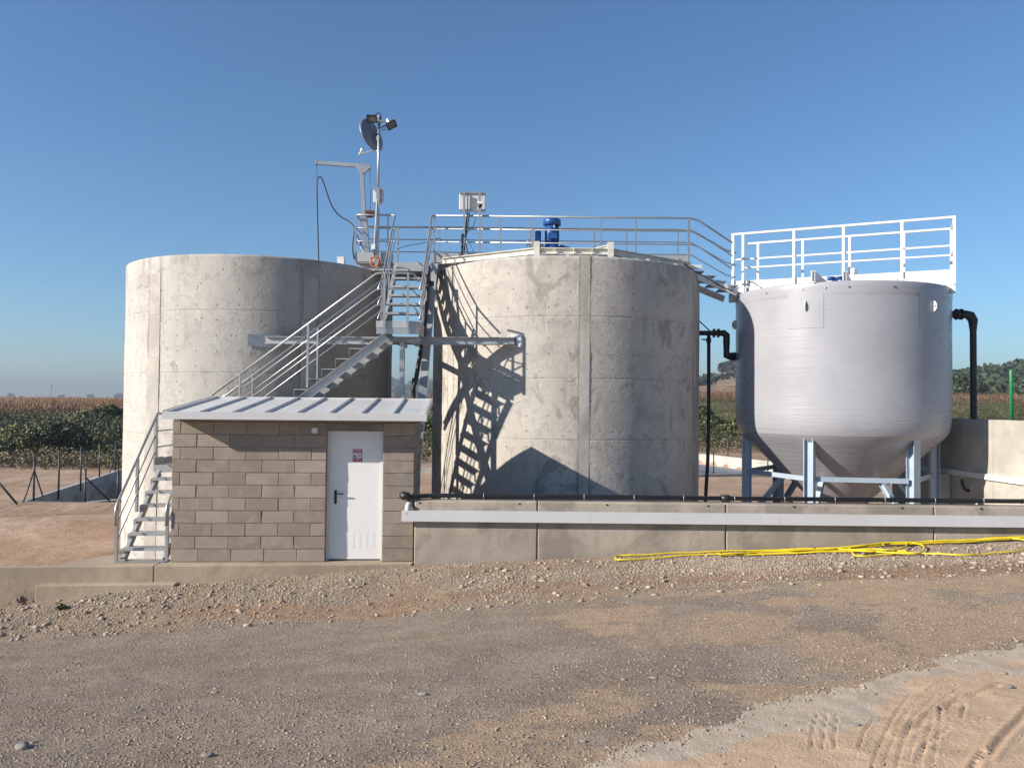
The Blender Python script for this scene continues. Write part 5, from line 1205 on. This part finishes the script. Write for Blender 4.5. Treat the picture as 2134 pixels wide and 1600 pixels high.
fence('nearer stubby fence post with a long stay beside the left basin', FP3, 1.05, ())
e = thing('stay_pole', 'black stay slanting down right from the stubby post', 'pole', tuple(FP3[0])); mb = MB(); mb.tube([FP3[0]+Vector((0,0,.8)), at(232,1047,24.5)], .026, 8); mb.build('pole', 'wire', e)
fence('thin dark fence posts standing behind the basin between the right tanks', [atz(1380,984,-.6), atz(1487,986,-.6), atz(1600,988,-.6)], 1.0)
fence('far fence posts above the sunlit basin wall', [atz(1440,946,-.55), atz(1517,951,-.55), atz(1562,957,-.55), atz(1620,962,-.55)], 1.25)
# ================================================================ MAST WITH DISH AND LAMPS
YM = 17.42
def am(px_, py_, y=YM): return at(px_, py_, y)
ms = thing('mast', 'tall galvanised mast on the walkway carrying a satellite dish and two floodlights', 'mast', tuple(am(786,560)))
mb = MB(); mb.bar(am(785,562), am(788,392), .075, .06, (0,1,0)); mb.build('lower_post', 'galv', ms)
mb = MB(); mb.tube([am(787.5,420), am(790,246)], .028, 12); mb.build('upper_tube', 'bright', ms)
mb = MB(); mb.tube([am(790,246), am(790,243)], .036, 12); mb.build('cap', 'bright', ms)
# dish: an offset oval bowl seen from behind and to the side
dn = Vector((-.80,.48,-.30)).normalized(); dc = am(775,281,YM+.22); up_ = (Vector((0,0,1))-dn*dn.z).normalized(); sd_ = up_.cross(dn).normalized(); mb = MB(); rings = 9; ns = 40
vs = [dc-dn*.055]; fs = []
for i in range(1, rings+1):
    t = i/rings
    for k in range(ns): a = 2*math.pi*k/ns; vs.append(dc+sd_*.35*t*math.cos(a)+up_*.385*t*math.sin(a)+dn*(.07*t*t-.055))
for k in range(ns): fs.append((0,1+k,1+(k+1)%ns))
for i in range(rings-1):
    for k in range(ns): a = 1+i*ns; fs.append((a+k,a+ns+k,a+ns+(k+1)%ns,a+(k+1)%ns))
mb.add(vs, fs, True); dish = mb.build('dish', 'dish', ms); md = dish.modifiers.new('t','SOLIDIFY'); md.thickness = .008
mb = MB(); mb.tube([dc+sd_*.352*math.cos(a)+up_*.387*math.sin(a)+dn*.015 for a in [2*math.pi*k/ns for k in range(ns)]], .007, 6, closed=True); mb.build('rim', 'galv', dish)
mb = MB(); bp = dc-dn*.07-up_*.12; mb.bar(bp-up_*.13, bp+up_*.13, .11, .03, dn); mb.bar(bp, am(790,290), .05, .07); mb.build('dish_bracket', 'dish', ms)
mb = MB(); pa = dc-up_*.37; pe = am(749,322,YM+.40); mb.tube([am(786,316), pa, pe], .013, 8); mb.build('feed_arm', 'bright', ms)
mb = MB(); q = (dc-pe).normalized(); mb.tube([pe-q*.01, pe+q*.09, pe+q*.10, pe+q*.15], [.022,.024,.042,.042], 12); mb.build('feed_head', 'box_white', ms)
for k in range(5):
    mb = MB(); q = bp-dn*.018+up_*(-.11+.05*k)+sd_*(.03 if k%2 else -.03); mb.tube([q, q-dn*.008], .009, 6); mb.build('bolt', 'blackmetal', ms)
def lamp(c_, d, rollv, lab):
    d = Vector(d).normalized(); r = Vector(rollv).normalized(); u = r.cross(d).normalized(); r = d.cross(u).normalized(); mb = MB(); hw, hh = .105, .075
    vs = []
    for (k, o) in ((1.0,0),(1.0,-.03),(.72,-.10)):
        for (a, b_) in ((-1,-1),(1,-1),(1,1),(-1,1)): vs.append(c_+r*hw*a*k+u*hh*b_*k+d*o)
    mb.add(vs, [(8,9,10,11)]+[(i+(j),i+(j+1)%4,i+4+(j+1)%4,i+4+j) for i in (0,4) for j in range(4)]); o = mb.build('floodlight', 'blackmetal', ms)
    mb = MB(); mb.add([c_+r*hw*.86*a+u*hh*.82*b_+d*.002 for a, b_ in ((-1,-1),(1,-1),(1,1),(-1,1))], [(0,1,2,3)]); mb.build('glass', 'glass', o)
    mb = MB(); 
    for (a, b_) in (((-1,-1),(1,-1)),((1,-1),(1,1)),((1,1),(-1,1)),((-1,1),(-1,-1))): mb.bar(c_+r*hw*a[0]+u*hh*a[1], c_+r*hw*b_[0]+u*hh*b_[1], .018, .02, d)
    mb.build('bezel', 'blackmetal', o); mb = MB()
    for k in range(5): mb.bar(c_+r*hw*(-.6+.3*k)-d*.06+u*.05, c_+r*hw*(-.6+.3*k)-d*.06-u*.05, .006, .08, d)
    mb.build('fins', 'galv' if lab else 'blackmetal', o); return o
lamp(am(775,248,YM-.18), (-.15,-.75,-.55), (1,0,0), 0)
lamp(am(816,261,YM-.10), (.45,-.62,-.50), (.85,.2,.55), 1)
mb = MB(); mb.bar(am(780,253,YM-.02), am(806,252,YM), .03, .03); mb.bar(am(806,250,YM), am(812,258,YM-.05), .02, .05); mb.bar(am(775,250,YM-.1), am(786,254,YM), .03, .03); mb.build('lamp_bracket', 'galv', ms)
mb = MB(); mb.tube(smooth_path([am(783,252),am(781,243),am(785,237),am(792,237),am(794,246),am(792,258)]), .010, 6); mb.build('cable', 'black_rub', ms)
mb = MB(); mb.tube(smooth_path([am(781,250,YM-.1),am(777,260,YM-.1),am(777,272,YM-.1),am(782,279,YM-.08),am(789,279)]), .010, 6); mb.build('cable', 'black_rub', ms)
mb = MB(); mb.tube(smooth_path([am(794,266),am(802,264),am(803,270),am(798,272),am(796,266),am(802,262,YM-.05),am(808,264,YM-.06)]), .008, 6); mb.build('cable', 'black_rub', ms)
mb = MB(); mb.tube(smooth_path([am(786,395),am(784,450,YM-.05),am(781,490,YM-.05),am(780,530,YM-.04)]), .012, 6); mb.build('cable', 'box_grey', ms)
for y_ in (258,266,285,288): mb = MB(); q = am(790,y_); mb.tube([q-Vector((0,0,.012)), q+Vector((0,0,.012))], .036, 10); mb.build('clamp', 'galv', ms)
mb = MB(); a_, b_ = am(778,394,YM+.03), am(800,426,YM+.20); mb.box(a_, b_); o = mb.build('equipment_box', 'box_grey', ms); md = o.modifiers.new('b','BEVEL'); md.width=.012; md.segments=2
mb = MB()
for y_ in (395,423):
    mb.bar(am(777,y_,YM), am(801,y_,YM), .02, .03)
mb.build('box_strap', 'galv', ms)
e = thing('socket_box', 'small white box with a dangling lead on the foot of the mast', 'box', tuple(am(779,522)))
mb = MB(); mb.box(am(774.5,509,YM-.10), am(783,521,YM-.04)); o = mb.build('case', 'box_white', e); md = o.modifiers.new('b','BEVEL'); md.width=.008
mb = MB(); mb.tube([am(779,521,YM-.07), am(779,527,YM-.07), am(781,534,YM-.09)], .012, 8); mb.build('lead', 'black_rub', e)
e = thing('cable_coil', 'coil of orange cable hanging below the mast foot', 'cable', tuple(am(781,545)))
for k in range(7):
    ph = k*.9; cc = am(781+.9*math.cos(ph),545+.7*math.sin(ph),YM-.13-.012*(k%3)); rx_, rz_ = .098-.006*(k%3), .108-.006*((k+1)%3)
    mb = MB(); mb.tube([cc+Vector((rx_*math.cos(a), .012*math.sin(a*2+k), rz_*math.sin(a))) for a in [2*math.pi*j/28 for j in range(28)]], .0095, 6, closed=True); mb.build('turn', 'orange', e)
# ================================================================ DAVIT
YD = 17.75
dv = thing('davit', 'galvanised davit crane with a long horizontal arm on the left end of the walkway', 'davit', tuple(at(760,545,YD)))
mb = MB(); mb.hbeam(at(764,545,YD), at(754,356,YD), .085, .08, .01, (0,1,0)); mb.build('post', 'galv', dv)
mb = MB(); mb.hbeam(at(767,545,YD-.02), at(759,440,YD-.02), .10, .09, .01, (0,1,0)); mb.build('lower_post', 'galv', dv)
mb = MB(); mb.bar(at(771,347,YD), at(659,339.5,YD), .07, .075); mb.build('arm', 'galv', dv)
for a_, b_, c_ in ((at(771,350,YD-.04), at(757,363,YD-.04), at(740,346,YD-.04)),):
    mb = MB(); off_ = Vector((0,.08,0)); mb.add([a_,b_,at(750,361,YD-.04),c_, a_+off_,b_+off_,at(750,361,YD-.04)+off_,c_+off_], [(0,1,2,3),(4,7,6,5),(0,4,5,1),(1,5,6,2),(2,6,7,3),(3,7,4,0)]); mb.build('gusset', 'galv', dv)
for px_, py_ in ((659,339),(771,347)): mb = MB(); mb.box(at(px_-1,py_-4,YD)-Vector((.01,.045,0)), at(px_+1,py_+5,YD)+Vector((.01,.045,0))); mb.build('end_cap', 'galv', dv)
mb = MB(); mb.tube([at(771,350,YD), at(772,441,YD-.1)], .0055, 5); mb.build('wire_rope', 'wire', dv)
mb = MB(); mb.tube([at(660,343,YD), at(661,372,YD)], .0055, 5); mb.build('wire_rope', 'wire', dv)
mb = MB(); q = at(770,447,YD-.1); mb.tube([q+Vector((-.07,0,0)),q+Vector((.08,0,0))], .07, 14); mb.box(q+Vector((-.09,-.08,.02)), q+Vector((.1,.08,.075))); mb.build('winch', 'rust', dv)
mb = MB(); mb.bar(at(767,545,YD), at(741,488,YD+.4), .04, .04); mb.build('brace', 'galv', dv)
e = thing('hanging_hose', 'thin black hose looped up over the davit rope and down into the pale tank', 'hose', tuple(at(664,535,YD)))
P = [at(664.5,560,YD), at(664,535,YD), at(662.5,480,YD), at(661,420,YD), at(660.5,385,YD), at(662,374,YD), at(666,369,YD), at(672,375,YD), at(680,398,YD), at(692,430,YD), at(708,450,YD), at(728,462,YD-.05), at(738,473,YD-.15), at(739,482,YD-.2), at(736,500,YD-.25), at(735,520,YD-.27), at(738,540,YD-.27)]
mb = MB(); mb.tube(smooth_path(P, 6), .014, 8); mb.build('hose_run', 'black_rub', e)
e = thing('slack_wire', 'thin wire looped between the railings above the stair opening', 'cable', tuple(at(830,520,WYF)))
mb = MB(); mb.tube(smooth_path([at(828,519,18.6), at(855,511,18.2), at(885,506,17.6), at(893,503,17.55), at(905,498,17.6), at(918,498,18.4), at(918,503,18.7)]), .008, 5); mb.build('wire_run', 'black_rub', e)
# ================================================================ CONTROL CABINET ON TWO POSTS
YC = 17.46
cb = thing('control_cabinet', 'pale grey control cabinet seen from behind on two posts above the stained tank', 'cabinet', tuple(at(984,540,YC)))
for px_ in (967.5,1000): mb = MB(); mb.chan(at(px_-.3,545,YC-.03), at(px_,399,YC-.03), .045, .05, .005, (0,1,0), 1); mb.build('post', 'galv', cb)
mb = MB(); mb.box(at(957,401,YC+.05), at(1012,442,YC+.26)); o = mb.build('case', 'box_grey', cb); md = o.modifiers.new('b','BEVEL'); md.width=.01
mb = MB()
for y_ in (402,438): mb.bar(at(957,y_,YC+.03), at(1011,y_,YC+.03), .03, .035)
mb.build('back_rail', 'galv', cb)
mb = MB(); mb.bar(at(973,401,YC+.045), at(973,442,YC+.045), .008, .012); mb.build('back_seam', 'slit', cb)
mb = MB(); q = at(1000.5,424,YC-.06); mb.box(q+Vector((-.06,-.06,-.02)), q+Vector((.06,.03,.03))); mb.build('hood', 'box_white', cb)
mb = MB(); mb.tube([q+Vector((0,-.01,-.02)), q+Vector((0,-.01,-.07)), q+Vector((0,-.01,-.10))], [.045,.045,.02], 14); mb.build('beacon', 'black', cb)
for P, r_ in (([at(974,443,YC+.1),at(972,465,YC),at(969,500,YC-.04),at(968,535,YC-.04)],.016),([at(978,443,YC+.1),at(975,470,YC),at(970,500,YC-.05),at(972,512,YC-.08),at(975,527,YC-.08)],.011),([at(992,443,YC+.1),at(989,465,YC),at(980,478,YC),at(972,487,YC)],.007),([at(972,495,YC),at(985,520,YC+.1),at(1003,545,YC+.2)],.004)):
    mb = MB(); mb.tube(smooth_path(P), r_, 6); mb.build('cable', 'black_rub', cb)
mb = MB(); mb.tube([at(963,492,YC-.05),at(963,540,YC-.05)], .022, 8); mb.tube([at(961,490,YC-.05),at(966,490,YC-.05)], .03, 8); mb.build('conduit', 'black', cb)
# ================================================================ MIXER MOTOR
YO = 18.1; q = at(1150,518,YO); zb_ = 5.50
mo = thing('mixer_motor', 'large blue upright electric motor above the stained tank', 'motor', (q.x,YO,zb_))
zt_ = at(1150,457,YO).z; z0_ = at(1150,516,YO).z
mb = MB(); mb.tube([(q.x,YO,zb_),(q.x,YO,z0_-.06)], .10, 20); mb.build('pedestal', 'cream_steel', mo)
mb = MB(); mb.tube([(q.x,YO,z0_-.06),(q.x,YO,z0_+.02),(q.x,YO,z0_+.025),(q.x,YO,z0_+.10)], [.19,.19,.15,.145], 28); mb.build('gearbox', 'blue', mo)
mb = MB(); mb.tube([(q.x,YO,z0_+.10),(q.x,YO,zt_-.13)], .152, 28); mb.build('body', 'blue', mo)
for k in range(20):
    a = 2*math.pi*k/20; mb = MB(); mb.bar((q.x+.15*math.cos(a),YO+.15*math.sin(a),z0_+.14),(q.x+.15*math.cos(a),YO+.15*math.sin(a),zt_-.22), .008, .022, (math.cos(a),math.sin(a),0)); mb.build('cooling_fin', 'blue', mo)
mb = MB(); mb.tube([(q.x,YO,zt_-.145),(q.x,YO,zt_-.14),(q.x,YO,zt_-.04),(q.x,YO,zt_-.012),(q.x,YO,zt_)], [.175,.197,.197,.186,.16], 32); mb.build('fan_cowl', 'blue', mo)
mb = MB(); mb.box((q.x-.02-.06,YO-.185,z0_+.17),(q.x+.10,YO-.135,z0_+.29)); mb.build('terminal_box', 'blue', mo)
mb = MB(); mb.box((q.x+.0,YO-.150,zt_-.21),(q.x+.055,YO-.140,zt_-.15)); mb.build('rating_plate', 'box_white', mo)
q2 = at(1121,500,YO); mb = MB(); mb.tube([(q2.x,YO-.05,at(1121,511,YO).z),(q2.x,YO-.05,at(1121,484,YO).z),(q2.x,YO-.05,at(1121,483,YO).z)], [.068,.068,.055], 20); mb.build('small_motor', 'blue', mo)
mb = MB(); mb.box((q2.x-.07,YO-.1,zb_),(q2.x+.12,YO+.05,at(1121,511,YO).z)); mb.build('bracket', 'blue', mo)
mb = MB(); mb.tube([(q.x+.18,YO,z0_+.02),(q.x+.34,YO,z0_-.03),(q.x+.42,YO,z0_-.03)], [.05,.06,.04], 12); mb.build('side_drive', 'blue', mo)
e = thing('valve_block', 'small cream valve block with short pipes left of the blue motor', 'valve', tuple(at(1103,518,YO)))
for px_, y_ in ((1101,502),(1101,510),(1111,506)):
    c_ = at(px_,y_,YO-.15); mb = MB(); mb.tube([c_-Vector((.04,0,0)), c_+Vector((.04,0,0))], .028, 10); mb.build('body', 'cream_steel', e)
for px_ in (1099,1104,1113): mb = MB(); mb.tube([at(px_,508,YO-.15), Vector((at(px_,520,YO-.15).x+.02,YO-.15,ZW))], .010, 6); mb.build('pipe', 'galv', e)
# ================================================================ YELLOW HOSE
ho = thing('yellow_hose', 'long yellow hose lying in loose loops on the gravel below the low wall', 'hose', tuple(onground(1700,1150)))
def hosep(px_pts, lift=.03, k=7):
    P = [onground(x, y, 0) for x, y in px_pts]; S_ = smooth_path(P, k); out = []
    for i, q in enumerate(S_):
        out.append(Vector((q.x, min(q.y, WY-.05), gz(q.x, min(q.y,12.6))+lift)))
    mb = MB(); mb.tube(out, .0125, 8); return mb.build('hose_run', 'yellow', ho)
hosep([(2150,1122),(2080,1124),(1990,1128),(1930,1130),(1890,1126),(1850,1132),(1790,1140),(1720,1146),(1600,1150),(1500,1152),(1400,1156),(1320,1160),(1290,1161),(1282,1165),(1290,1170),(1340,1168),(1420,1161),(1500,1158),(1560,1158),(1650,1154),(1760,1147),(1830,1140),(1900,1131)], .03)
hosep([(2150,1127),(2060,1131),(2000,1131),(1940,1133),(1900,1130),(1860,1137),(1800,1144),(1770,1150),(1800,1156),(1850,1154),(1885,1147),(1888,1138),(1860,1134),(1825,1140),(1780,1146),(1700,1152),(1600,1156),(1540,1160),(1500,1162),(1510,1156),(1600,1154),(1700,1150)], .055)
hosep([(1720,1148),(1790,1152),(1860,1158),(1905,1160),(1925,1152),(1922,1142),(1895,1136),(1850,1137),(1840,1141)], .045)
hosep([(1590,1160),(1600,1158),(1700,1155),(1780,1153),(1850,1156),(1930,1158),(2000,1161),(2060,1158),(2110,1154),(2150,1146)], .035)
hosep([(1776,1155),(1782,1161),(1800,1163),(1830,1160),(1862,1158),(1890,1153),(1860,1151),(1800,1148),(1720,1153),(1620,1158),(1560,1160),(1500,1161)], .03)
hosep([(2084,1122),(2105,1128),(2150,1132)], .05); hosep([(1920,1129),(1960,1126),(2030,1125),(2090,1121),(2150,1119)], .06)
# ================================================================ STONES
def stones(name, X, Y, size, label, zoff=.35, tone=0.0, flat=.62):
    n = len(X); ph = (1+5**.5)/2
    ico = np.array([(-1,ph,0),(1,ph,0),(-1,-ph,0),(1,-ph,0),(0,-1,ph),(0,1,ph),(0,-1,-ph),(0,1,-ph),(ph,0,-1),(ph,0,1),(-ph,0,-1),(-ph,0,1)])/1.902
    fc = np.array([(0,11,5),(0,5,1),(0,1,7),(0,7,10),(0,10,11),(1,5,9),(5,11,4),(11,10,2),(10,7,6),(7,1,8),(3,9,4),(3,4,2),(3,2,6),(3,6,8),(3,8,9),(4,9,5),(2,4,11),(6,2,10),(8,6,7),(9,8,1)])
    if size < .02:
        ico = np.array([(1,0,0),(0,1,0),(-1,0,0),(0,-1,0),(0,0,1),(0,0,-1)])*1.0; fc = np.array([(0,1,4),(1,2,4),(2,3,4),(3,0,4),(1,0,5),(2,1,5),(3,2,5),(0,3,5)])
    nv_ = len(ico); nf_ = len(fc)
    s = size*(.55+.9*rng.random(n)**2); sc = np.stack([s*(.8+.6*rng.random(n)), s*(.6+.4*rng.random(n)), s*flat*(.6+.6*rng.random(n))], -1)
    a = rng.random(n)*2*math.pi; V = ico[None]*(1+.28*(rng.random((n,nv_,1))-.5))*sc[:,None]
    c_, s_ = np.cos(a)[:,None], np.sin(a)[:,None]; x = V[:,:,0]*c_-V[:,:,1]*s_; y = V[:,:,0]*s_+V[:,:,1]*c_; tl = rng.normal(0,.25,(n,1)); z = V[:,:,2]+x*tl
    gzv = np.array([gz(a1, b1) for a1, b1 in zip(X, Y)]) 
    V = np.stack([x+X[:,None], y+Y[:,None], z+(gzv+sc[:,2]*zoff)[:,None]], -1).reshape(-1,3)
    Fq = (fc[None]+np.arange(n)[:,None,None]*nv_).reshape(-1,3); t = np.repeat(np.clip(rng.normal(.5+tone,.2,n),0,1), nf_)
    o = np_mesh(name, V, Fq, 'stone', (0,0,0), t, nper=3, smooth=True); kind(o, 'stuff'); tag(o, label, 'gravel'); return o
n = 150000; X = -9.5+19.5*rng.random(n); Y = 10.0+2.72*rng.random(n)**.85
dens = np.clip((Y-10.1)/1.1, .06, 1)*np.clip(.25+1.3*fbm(X, Y, .8), .1, 1); dens *= np.where(np.abs(Y-10.85-.25*np.sin(X*.9)) < .3, .6, 1)*np.where(X > 4, .55, 1)
dens *= np.clip(.30+2.6*(fbm(X+40, Y*1.6, 1.0)-.33), .05, 1)
m = rng.random(n) < dens; lim = np.where(X < -1.5, 12.13+(X+7.57)*.0899-.02, 12.74); m &= Y < lim
X, Y = X[m], Y[m]; stones('gravel', X, Y, .0145, 'river gravel banked against the kerb and the low wall', .3, .05)
n = 1300; X = -8.5+17*rng.random(n); Y = 10.1+2.4*rng.random(n); lim = np.where(X < -1.5, 12.0+(X+7.57)*.0899, 12.7); m = (Y < lim) & (rng.random(n) < np.where(X < -3, 1, .45)); stones('gravel', X[m], Y[m], .034, 'larger pebbles scattered through the gravel bank', .4, .1)
n = 60000; Y = 3.2+7.3*rng.random(n)**1.0; X = (rng.random(n)*2-1)*.72*(Y+.6); 
dens = np.clip(.15+1.2*fbm(X, Y, .9)**1.5, 0, 1); Z = gfront(X, Y); px_, py_ = project(X, Y, Z); on_c = py_ > np.interp(px_, lx, ly)+10; dens = np.where(on_c, .05, dens)
m = (rng.random(n) < dens); stones('gravel', X[m], Y[m], .0100, 'fine grey grit pressed into the yard', .2, -.08)
n = 1300; Y = 3.3+7*rng.random(n); X = (rng.random(n)*2-1)*.72*(Y+.6); Z = gfront(X, Y); px_, py_ = project(X, Y, Z); on_c = py_ > np.interp(px_, lx, ly)+25
m = rng.random(n) < np.where(on_c, .12, .35+.4*(fbm(X,Y,.7)>.5)); stones('gravel', X[m], Y[m], .014, 'loose pebbles lying over the yard', .35, .12)
# rubble along the broken edge of the old concrete
n = 900; t = rng.random(n); ex0 = 1230+t*900; ey0 = np.interp(ex0, lx, ly)+rng.normal(0,9,n)
Pp = [onground(a_, b_) for a_, b_ in zip(ex0[:150], ey0[:150])]; stones('gravel', np.array([p.x for p in Pp]), np.array([p.y for p in Pp]), .016, 'crumbled concrete chips along the broken apron edge', .3, .0)
# single stones big enough to pick out
def stone(px_, py_, wpx, label, flat=.5, grp=None):
    q = onground(px_, py_); r_ = wpx/F*q.y/2; e_ = MB(); pts = []
    n1, n2 = 12, 8; sd2 = random.random()*10
    for j in range(n2+1):
        for i in range(n1):
            th = math.pi*j/n2; a = 2*math.pi*i/n1; k = 1+.22*math.sin(a*2+sd2)+.13*math.sin(a*5+sd2*3+th*3); pts.append((q.x+r_*k*math.sin(th)*math.cos(a), q.y+r_*.75*k*math.sin(th)*math.sin(a), q.z+r_*flat*(.45+ .85*math.cos(th)*(1+.15*math.sin(3*a+sd2)))))
    e_.add(pts, [(j*n1+i,j*n1+(i+1)%n1,(j+1)*n1+(i+1)%n1,(j+1)*n1+i) for j in range(n2) for i in range(n1)], True)
    o = e_.build('stone', 'rock', None, (q.x,q.y,q.z)); tag(o, label, 'stone', 'loose stones on the yard'); return o
for a_ in ((46,1558,34,'flat angular grey stone at the lower left corner of the yard'),(432,1575,24,'rounded pale stone at the bottom edge left of centre'),(447,1443,14,'dark stone left of centre, lower half of the yard'),(449,1435,12,'pale pebble touching the dark stone left of centre'),(881,1447,18,'brown stone on the grey grit right of the door line'),(1362,1413,15,'long white pebble in the middle right of the yard'),(1300,1416,13,'small grey pebble just left of the long white pebble'),(1215,1545,15,'dark stone near the broken concrete at bottom centre'),(1783,1511,16,'stone lying at the tip of the tyre groove'),(2090,1403,15,'pale stone on the sand near the right edge, upper of two'),(2103,1432,17,'white stone on the sand near the right edge, lower of two'),(665,1582,14,'small cream stone at the bottom edge, third from the left'),(920,1561,14,'cream pebble at the bottom, below the brown stone'),(136,1396,10,'tiny white stone left, just below the gravel bank'),(1820,1446,12,'grey pebble on the old concrete apron')):
    stone(*a_)
# earth lump at the left end of the kerb
q = onground(52,1254); mb = MB(); pts = []; n1, n2 = 28, 10
for j in range(n2+1):
    for i in range(n1):
        t = j/n2; a = 2*math.pi*i/n1; rr = .36*t*(1+.18*math.sin(3*a+1)+.1*math.sin(7*a)); pts.append((q.x+rr*math.cos(a)+.05, q.y-.1+rr*.6*math.sin(a), q.z-.03+.20*(1-t)**1.2*(1+.25*math.sin(5*a+t*9))+.03*random.random()))
mb.add(pts, [(j*n1+i,(j+1)*n1+i,(j+1)*n1+(i+1)%n1,j*n1+(i+1)%n1) for j in range(n2) for i in range(n1)], False)
MAT['clod'] = simple('brown clod', (.24,.17,.12), .95, 0, .35, 9, .03)
o = mb.build('earth_mound', 'clod', None, (q.x,q.y,q.z)); tag(o, 'small heap of brown earth at the left end of the kerb', 'mound')
q = onground(130,1268); P = np.array(q)+rng.normal(0,1,(160,3))*np.array([.04,.03,.02])+np.array([0,0,.02]); V, Fq = leafquads(P, .02, 2.5); e = thing('weed', 'small green weed in the gravel below the kerb at the left', 'weed', tuple(q)); o = np_mesh('foliage', V-np.array(q), Fq, 'leaf', (0,0,0), rng.random(160)); o.parent = e
# ================================================================ HAZE
mh = bpy.data.materials.new('haze air'); mh.use_nodes = True; t_ = mh.node_tree; t_.nodes.clear(); o_ = t_.nodes.new('ShaderNodeOutputMaterial'); pv = t_.nodes.new('ShaderNodeVolumePrincipled')
pv.inputs['Color'].default_value = (.46,.51,.60,1); pv.inputs['Density'].default_value = HAZE; pv.inputs['Anisotropy'].default_value = .2; t_.links.new(pv.outputs[0], o_.inputs['Volume'])
MAT['haze'] = mh
if HAZE > 0:
    mb = MB(); mb.box((-2400,-400,-6),(2400,2700,48)); o = mb.build('haze', 'haze', None, (0,0,0)); kind(o, 'stuff'); tag(o, 'thin pale haze over the fields', 'haze')
